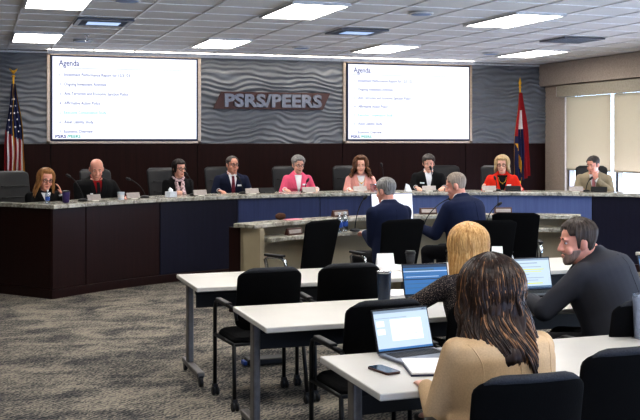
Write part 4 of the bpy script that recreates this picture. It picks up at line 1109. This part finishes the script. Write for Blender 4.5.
def tissue(px, Rr, label, Z=DT):
    p = on_arc(px, Rr, Z); t = thing('tissue_box', label, 'tissue box', p, face_in(p))
    MB().box((0, 0, .035), (.11, .11, .07)).build('box', 'box_white', t, bevel=.004)
    MB().loft([[(.03*math.cos(a)*k + dx, .012*math.sin(a)*k, z) for a in [2*PI*i/12 for i in range(12)]] for z, k, dx in ((.068, 1, 0), (.09, 1.3, .005), (.115, .5, .012), (.125, .1, .016))]).build('tissue', 'tissue', t, smooth=True)
    return t
tissue(171, 5.88, 'white tissue box with a pulled-up tissue before the woman with the scarf')
p = on_arc(407, 5.9, DT); t = thing('folded_card', 'small folded white card standing between the curly-haired woman and the dark-haired man', 'card', p, face_in(p)+.3)
MB().raw([(-.05, 0, 0), (.05, 0, 0), (.035, .03, .115), (-.02, .03, .09), (.05, .06, 0), (-.05, .06, 0)], [(0, 1, 2, 3), (3, 2, 4, 5)]).build('card_fold', 'tissue', t).modifiers.new('Solidify', 'SOLIDIFY').thickness = .002
p = on_arc(374, 5.9, DT); t = thing('plastic_tub', 'translucent pink plastic tub in front of the curly-haired woman', 'container', p)
MB().lathe([(.05, 0), (.058, .10), (.06, .105), (.056, .1), (.048, .004)], n=24, cap=False).lathe([(.0001, .004), (.049, .004)], n=24, cap=False).build('tub', 'pink_plastic', t, smooth=True); MB().lathe([(.0605, .10), (.0605, .108), (.0001, .109)], n=24).build('rim_lid', 'clear_plastic', t)
for px, lab in ((267, 'flat dark tablet on a stand right of the navy suit man\'s name plate'), (513, 'flat dark tablet on the dais in front of the woman in red'), (599, 'flat dark tablet on the dais in front of the man in the tan suit')):
    p = on_arc(px, 6.05, DT); t = thing('tablet', lab, 'tablet', p, face_in(p), 'dark tablets on the dais')
    MB().box((0, 0, .035), (.22, .012, .085), rx=R(38)).build('tablet_body', 'black_plastic', t, bevel=.004); MB().box((0, .03, .006), (.12, .09, .012)).build('stand', 'black_metal', t)

# ---------------------------------------------------------------- things on the staff desk
LT, WT = .9215, .7815
w0 = None
for px, Rr, Z, lab in ((340, 3.44, LT, 'brown wooden name block on the ledge behind the water bottles'), (428, 3.44, LT, 'brown wooden name block on the ledge between the two staff men'), (503, 3.44, LT, 'brown wooden name block on the ledge right of the second staff man'),
                   (293.5, 3.22, WT, 'dark brown wooden name block on the lower worktop by the empty chair')):
    p = on_arc(px, Rr, Z)
    if w0 is None:
        t = thing('name_block', lab, 'name plate', p, face_in(p), 'wooden name blocks on the staff desk')
        MB().prism([(-.035, 0), (.035, 0), (.012, .07), (-.008, .07)], -.10, .10, Matrix.Rotation(PI/2, 4, 'Z') @ Matrix.Rotation(PI/2, 4, 'X')).build('block', 'wood_plate', t, bevel=.003)
        MB().box((0, .027, .036), (.17, .004, .04), rx=R(18)).build('name_strip', 'plate_silver', t)
        w0 = t
    else: dup(w0, p, face_in(p), lab)
mic(355, 3.14, 364, 197, 'black gooseneck microphone beside the water bottles on the staff desk', WT, 'staff desk microphones')
mic(424, 3.14, 449, 197, 'black gooseneck microphone bending right to the turned staff man', WT, 'staff desk microphones')
mic(486, 3.20, 498, 203, 'black gooseneck microphone just right of the turned staff man', WT, 'staff desk microphones')
bottle(on_arc(339.5, 3.13, WT), 'clear water bottle with blue label, left of the pair on the staff desk', .21, 'water bottles on the staff desk')
bottle(on_arc(345, 3.21, WT), 'clear water bottle with blue label, right of the pair on the staff desk', .21, 'water bottles on the staff desk')
p = on_arc(280.5, 3.47, LT); t = thing('brown_pouch', 'small rounded brown object at the back of the staff desk ledge', 'pouch', p)
q = MB()
q.ball((0, 0, .035), (.06, .035, .038)).ball((.03, 0, .045), (.03, .025, .022)).ball((-.03, 0, .04), (.03, .025, .022)); mesh_obj('pouch', remesh(q, .006, 2), ['brown_fuzzy'], t)
p = on_arc(293, 3.38, LT); tag(MB().box((p.x, p.y, p.z+.003), (.17, .12, .006), rz=face_in(p)).build('pink_folder', 'pink_paper', bevel=.001), 'pink paper folder lying on the staff desk ledge', 'folder')
# monitor before the grey-haired man
p = on_arc(393, 3.22, WT); t = thing('desk_monitor', 'desk monitor showing a white page, largely hidden by the grey-haired man', 'monitor', p, face_out(p) - R(4))
lid = MB().box((0, .03, .245), (.50, .022, .30), rx=R(-8)).build('screen_panel', 'navy_bezel', t, bevel=.005)
mx = Matrix.Translation((0, .03, .245)) @ Matrix.Rotation(R(-8), 4, 'X')
MB().box((0, -.0125, .0), (.482, .003, .282), mx).build('display', 'slide_white', lid)
MB().box((0, .05, .10), (.05, .02, .2)).build('stand_neck', 'black_metal', t, bevel=.004); MB().box((0, .05, .006), (.22, .15, .012)).build('stand_foot', 'black_metal', t, bevel=.004)

# ---------------------------------------------------------------- things on the meeting tables
TT_ = .7305
def laptop(label, hinge, rz, ang, content, w=.325, d=.225, h=.21, body='laptop_grey', parts=True):
    t = thing('laptop', label, 'laptop', hinge, rz)
    b = MB().box((0, -d/2, .009), (w, d, .014)).build('base', body, t, bevel=.004)
    k = MB()
    for r_ in range(5):
        for c_ in range(13): k.box((-w/2+.035+(w-.07)*c_/12, -.035-.021*r_, .0165), (.0185, .0165, .003))
    k.build('keyboard', 'black_plastic', b); MB().box((0, -d+.045, .0162), (.10, .06, .001)).build('trackpad', body, b)
    mx = Matrix.Translation((0, 0, .014)) @ Matrix.Rotation(-R(ang-90), 4, 'X')
    l = MB().box((0, .004, h/2), (w, .008, h), mx).build('lid', 'laptop_dark', t, bevel=.003)
    s = MB(); sw, sh = w-.014, h-.018
    def rect(x0, y0, x1, y1, m, off):
        s.mat(m).raw([(-sw/2+sw*x0, -off, .009+sh*y0), (-sw/2+sw*x1, -off, .009+sh*y0), (-sw/2+sw*x1, -off, .009+sh*y1), (-sw/2+sw*x0, -off, .009+sh*y1)], [(0, 1, 2, 3)], mx)
    rect(0, 0, 1, 1, content[0], .0008)
    for r_ in content[1]: rect(*r_[:4], r_[4], .0016)
    s.build('display', ['lap_white', 'lap_blue', 'lap_dark', 'lap_grey', 'lap_yellow', 'lap_dim', 'slide_white'], l)
    return t
a = on_plane(373, 355.7, TT_); 
laptop('open silver laptop with a pale document on the nearest table, beside the phone', (1.985, 4.47, TT_), R(9), 108,
       (0, [(0, .93, 1, 1, 3), (0, 0, 1, .05, 1), (.02, .80, .6, .81, 3), (.03, .60, .17, .74, 6), (.03, .40, .17, .54, 6), (.28, .22, .86, .76, 6), (.36, .60, .74, .615, 3), (.36, .52, .78, .535, 3), (.36, .45, .7, .465, 3), (.36, .36, .76, .375, 3), (.9, .955, .97, .985, 2)]))
laptop('open dark laptop with a blue screen before the woman in tweed', (2.83, 6.03, TT_), R(-3), 106,
       (1, [(0, .90, 1, 1, 2), (0, .76, 1, .79, 0), (.0, .48, 1, .52, 2), (.04, .80, .7, .86, 5), (.04, .58, .8, .60, 0), (.04, .66, .6, .68, 5), (.04, .34, .8, .36, 5), (.04, .2, .6, .22, 5)]), body='laptop_dark')
yl = [(.30, .84, .72, .865, 3), (.14, .72, .8, .735, 3), (.14, .63, .86, .655, 4), (.14, .56, .8, .58, 4), (.14, .47, .5, .485, 3), (.14, .36, .84, .375, 3), (.14, .28, .7, .295, 3), (.14, .17, .8, .20, 4), (0, .0, 1, .055, 2), (0, .06, 1, .10, 5), (0, .94, 1, 1, 3)]
laptop('open laptop showing a document with yellow highlights before the bearded man', (3.58, 5.98, TT_), R(-2), 104, (0, yl), w=.34, h=.225, body='laptop_dark')
laptop('open laptop half hidden at the right edge, behind the bearded man', (4.66, 6.0, TT_), R(4), 108, (1, [(0, .9, 1, 1, 2), (.1, .2, .9, .8, 0)]), body='laptop_dark')
p = on_plane(384, 371, TT_); t = thing('smartphone', 'dark phone in a brown case lying on the nearest table by the laptop', 'phone', p, R(-168))
MB().prism(rrect(.078, .16, .012), 0, .010).build('case', 'phone_case', t, bevel=.002); MB().prism(rrect(.070, .152, .010), .0101, .0112).build('screen', 'phone_glass', t)
p = on_plane(424, 369, TT_); t = thing('notebook', 'open white notebook beside the laptop on the nearest table', 'notebook', p + Vector((.03, 0, 0)), R(-14))
MB().box((0, 0, .004), (.23, .30, .008)).build('cover', 'navy_bezel', t, bevel=.002); MB().box((0, .0, .012), (.22, .29, .01)).build('pages', 'paper', t, bevel=.002)
def tumbler(loc, label, mat, r, h, straw=False):
    t = thing('tumbler', label, 'tumbler', loc)
    MB().lathe([(r*.78, 0), (r*.82, .006), (r*.85, h*.12), (r, h*.92), (r, h*.94)], n=28).build('cup', mat, t, smooth=True)
    MB().lathe([(r*1.0, h*.93), (r*1.03, h*.95), (r*1.03, h*.99), (r*.8, h*1.0), (r*.2, h*.995)], n=28).build('lid', 'steel' if not straw else 'clear_plastic', t)
    MB().lathe([(r*.8, .0), (r*.84, .02)], n=28, cap=False).build('base_ring', 'steel', t)
    if straw: MB().tube([(0, 0, h*.5), (.012, 0, h*1.15)], .004).build('straw', 'black_plastic', t)
    return t
tumbler(on_plane(384, 303, TT_), 'navy steel tumbler with clear lid on the middle table', 'navy_tumbler', .046, .205)
tumbler(Vector((3.30, 4.40, TT_)), 'grey tumbler at the right edge on the nearest table', 'grey_tumbler', .05, .235, True)
p = on_plane(408, 263, TT_); t = thing('coffee_cup', 'small black takeaway coffee cup with lid on the farthest table', 'cup', p - Vector((0, .05, 0)))
MB().lathe([(.031, 0), (.043, .088)], n=24).build('cup', 'cup_black', t, smooth=True); MB().lathe([(.047, .086), (.047, .094), (.043, .098), (.041, .108), (.02, .109)], n=24).build('lid', 'black_plastic', t); MB().lathe([(.0355, .02), (.0425, .07)], n=24, cap=False).build('sleeve', 'chair_edge', t)
p = Vector((3.02, 7.55, TT_)); p = on_plane(374, 262.5, TT_); p.y = min(p.y, 7.63); t = thing('tent_card', 'white folded tent card standing on the farthest table', 'card', p, R(-8))
MB().raw([(-.075, -.035, 0), (.075, -.035, 0), (.07, 0, .105), (-.07, 0, .105), (.075, .035, 0), (-.075, .035, 0)], [(0, 1, 2, 3), (3, 2, 4, 5)]).build('card_fold', 'paper', t).modifiers.new('Solidify', 'SOLIDIFY').thickness = .002
p = on_plane(491, 260, TT_); p.y = min(p.y, 7.60); t = thing('tent_card', 'white folded card on the farthest table, right of the blonde hair', 'card', p, R(-20))
MB().raw([(-.05, -.03, 0), (.05, -.03, 0), (.045, 0, .13), (-.045, 0, .13), (.05, .03, 0), (-.05, .03, 0)], [(0, 1, 2, 3), (3, 2, 4, 5)]).build('card_fold', 'paper', t).modifiers.new('Solidify', 'SOLIDIFY').thickness = .002
for px, py, rz, lab, n in ((392, 268, 8, 'loose white papers on the farthest table beside the coffee cup', 3), (397, 295, -20, 'stack of stapled papers on the middle table beside the navy tumbler', 4)):
    p = on_plane(px, py, TT_); t = thing('papers', lab, 'papers', p, R(rz))
    for i in range(n): MB().box((.012*i, .008*i, .002+.004*i), (.216, .279, .0032), rz=R(4*i)).build('sheet', 'paper', t)
# cable cover on the floor under the middle table
t = thing('power_strip', 'dark floor cable box with a small blue end under the farthest table', 'power box', (2.16, 7.62, 0))
MB().box((0, 0, .03), (.30, .14, .05)).build('box', 'black_plastic', t, bevel=.012); MB().box((-.165, 0, .022), (.03, .09, .03)).build('end_tab', 'label_blue', t, bevel=.005)
# ---------------------------------------------------------------- light, world, camera
def area(name, loc, rot, sx, sy, power, col):
    l = bpy.data.lights.new(name, 'AREA'); l.shape = 'RECTANGLE'; l.size = sx; l.size_y = sy; l.energy = power; l.color = col
    o = bpy.data.objects.new(name, l); C.objects.link(o); o.location = loc; o.rotation_euler = rot; return o
for a, b in added_rwin: area('added_fill_rear', ((a+b)/2, YB-.30, .5), (R(125), 0, 0), b-a-.1, 1.0, 85, (.5, .62, 1.0))  # added lamps behind the camera, tilted up to brighten the ceiling
area('added_fill_side', (XR+.30, (SW0+SW1)/2, .5), (R(125), 0, R(90)), SW1-SW0-.1, 1.0, 240, (.62, .76, 1.0))  # added lamp outside the invented side windows, lifts the ceiling
area('daylight_window', (XR+.30, 11.5, .95), (R(125), 0, R(90)), 6.2, .5, 130, (.8, .76, 1.0))
w = bpy.data.worlds.new('World'); scene.world = w; w.use_nodes = True
nt = w.node_tree; bg = nt.nodes['Background']; bg.inputs['Color'].default_value = (.72, .84, 1.0, 1); bg.inputs['Strength'].default_value = 5.0
cam = bpy.data.cameras.new('Camera'); co = bpy.data.objects.new('Camera', cam); C.objects.link(co)
co.location = (0, 0, CH); co.rotation_euler = (R(90), 0, -YAW); cam.sensor_width = 36; cam.lens = 36*F/640; cam.shift_y = -70/640; cam.clip_start = .05
scene.camera = co
scene.view_settings.view_transform = 'Standard'; scene.view_settings.look = 'None'; scene.view_settings.exposure = 0.40; scene.view_settings.gamma = 0.84
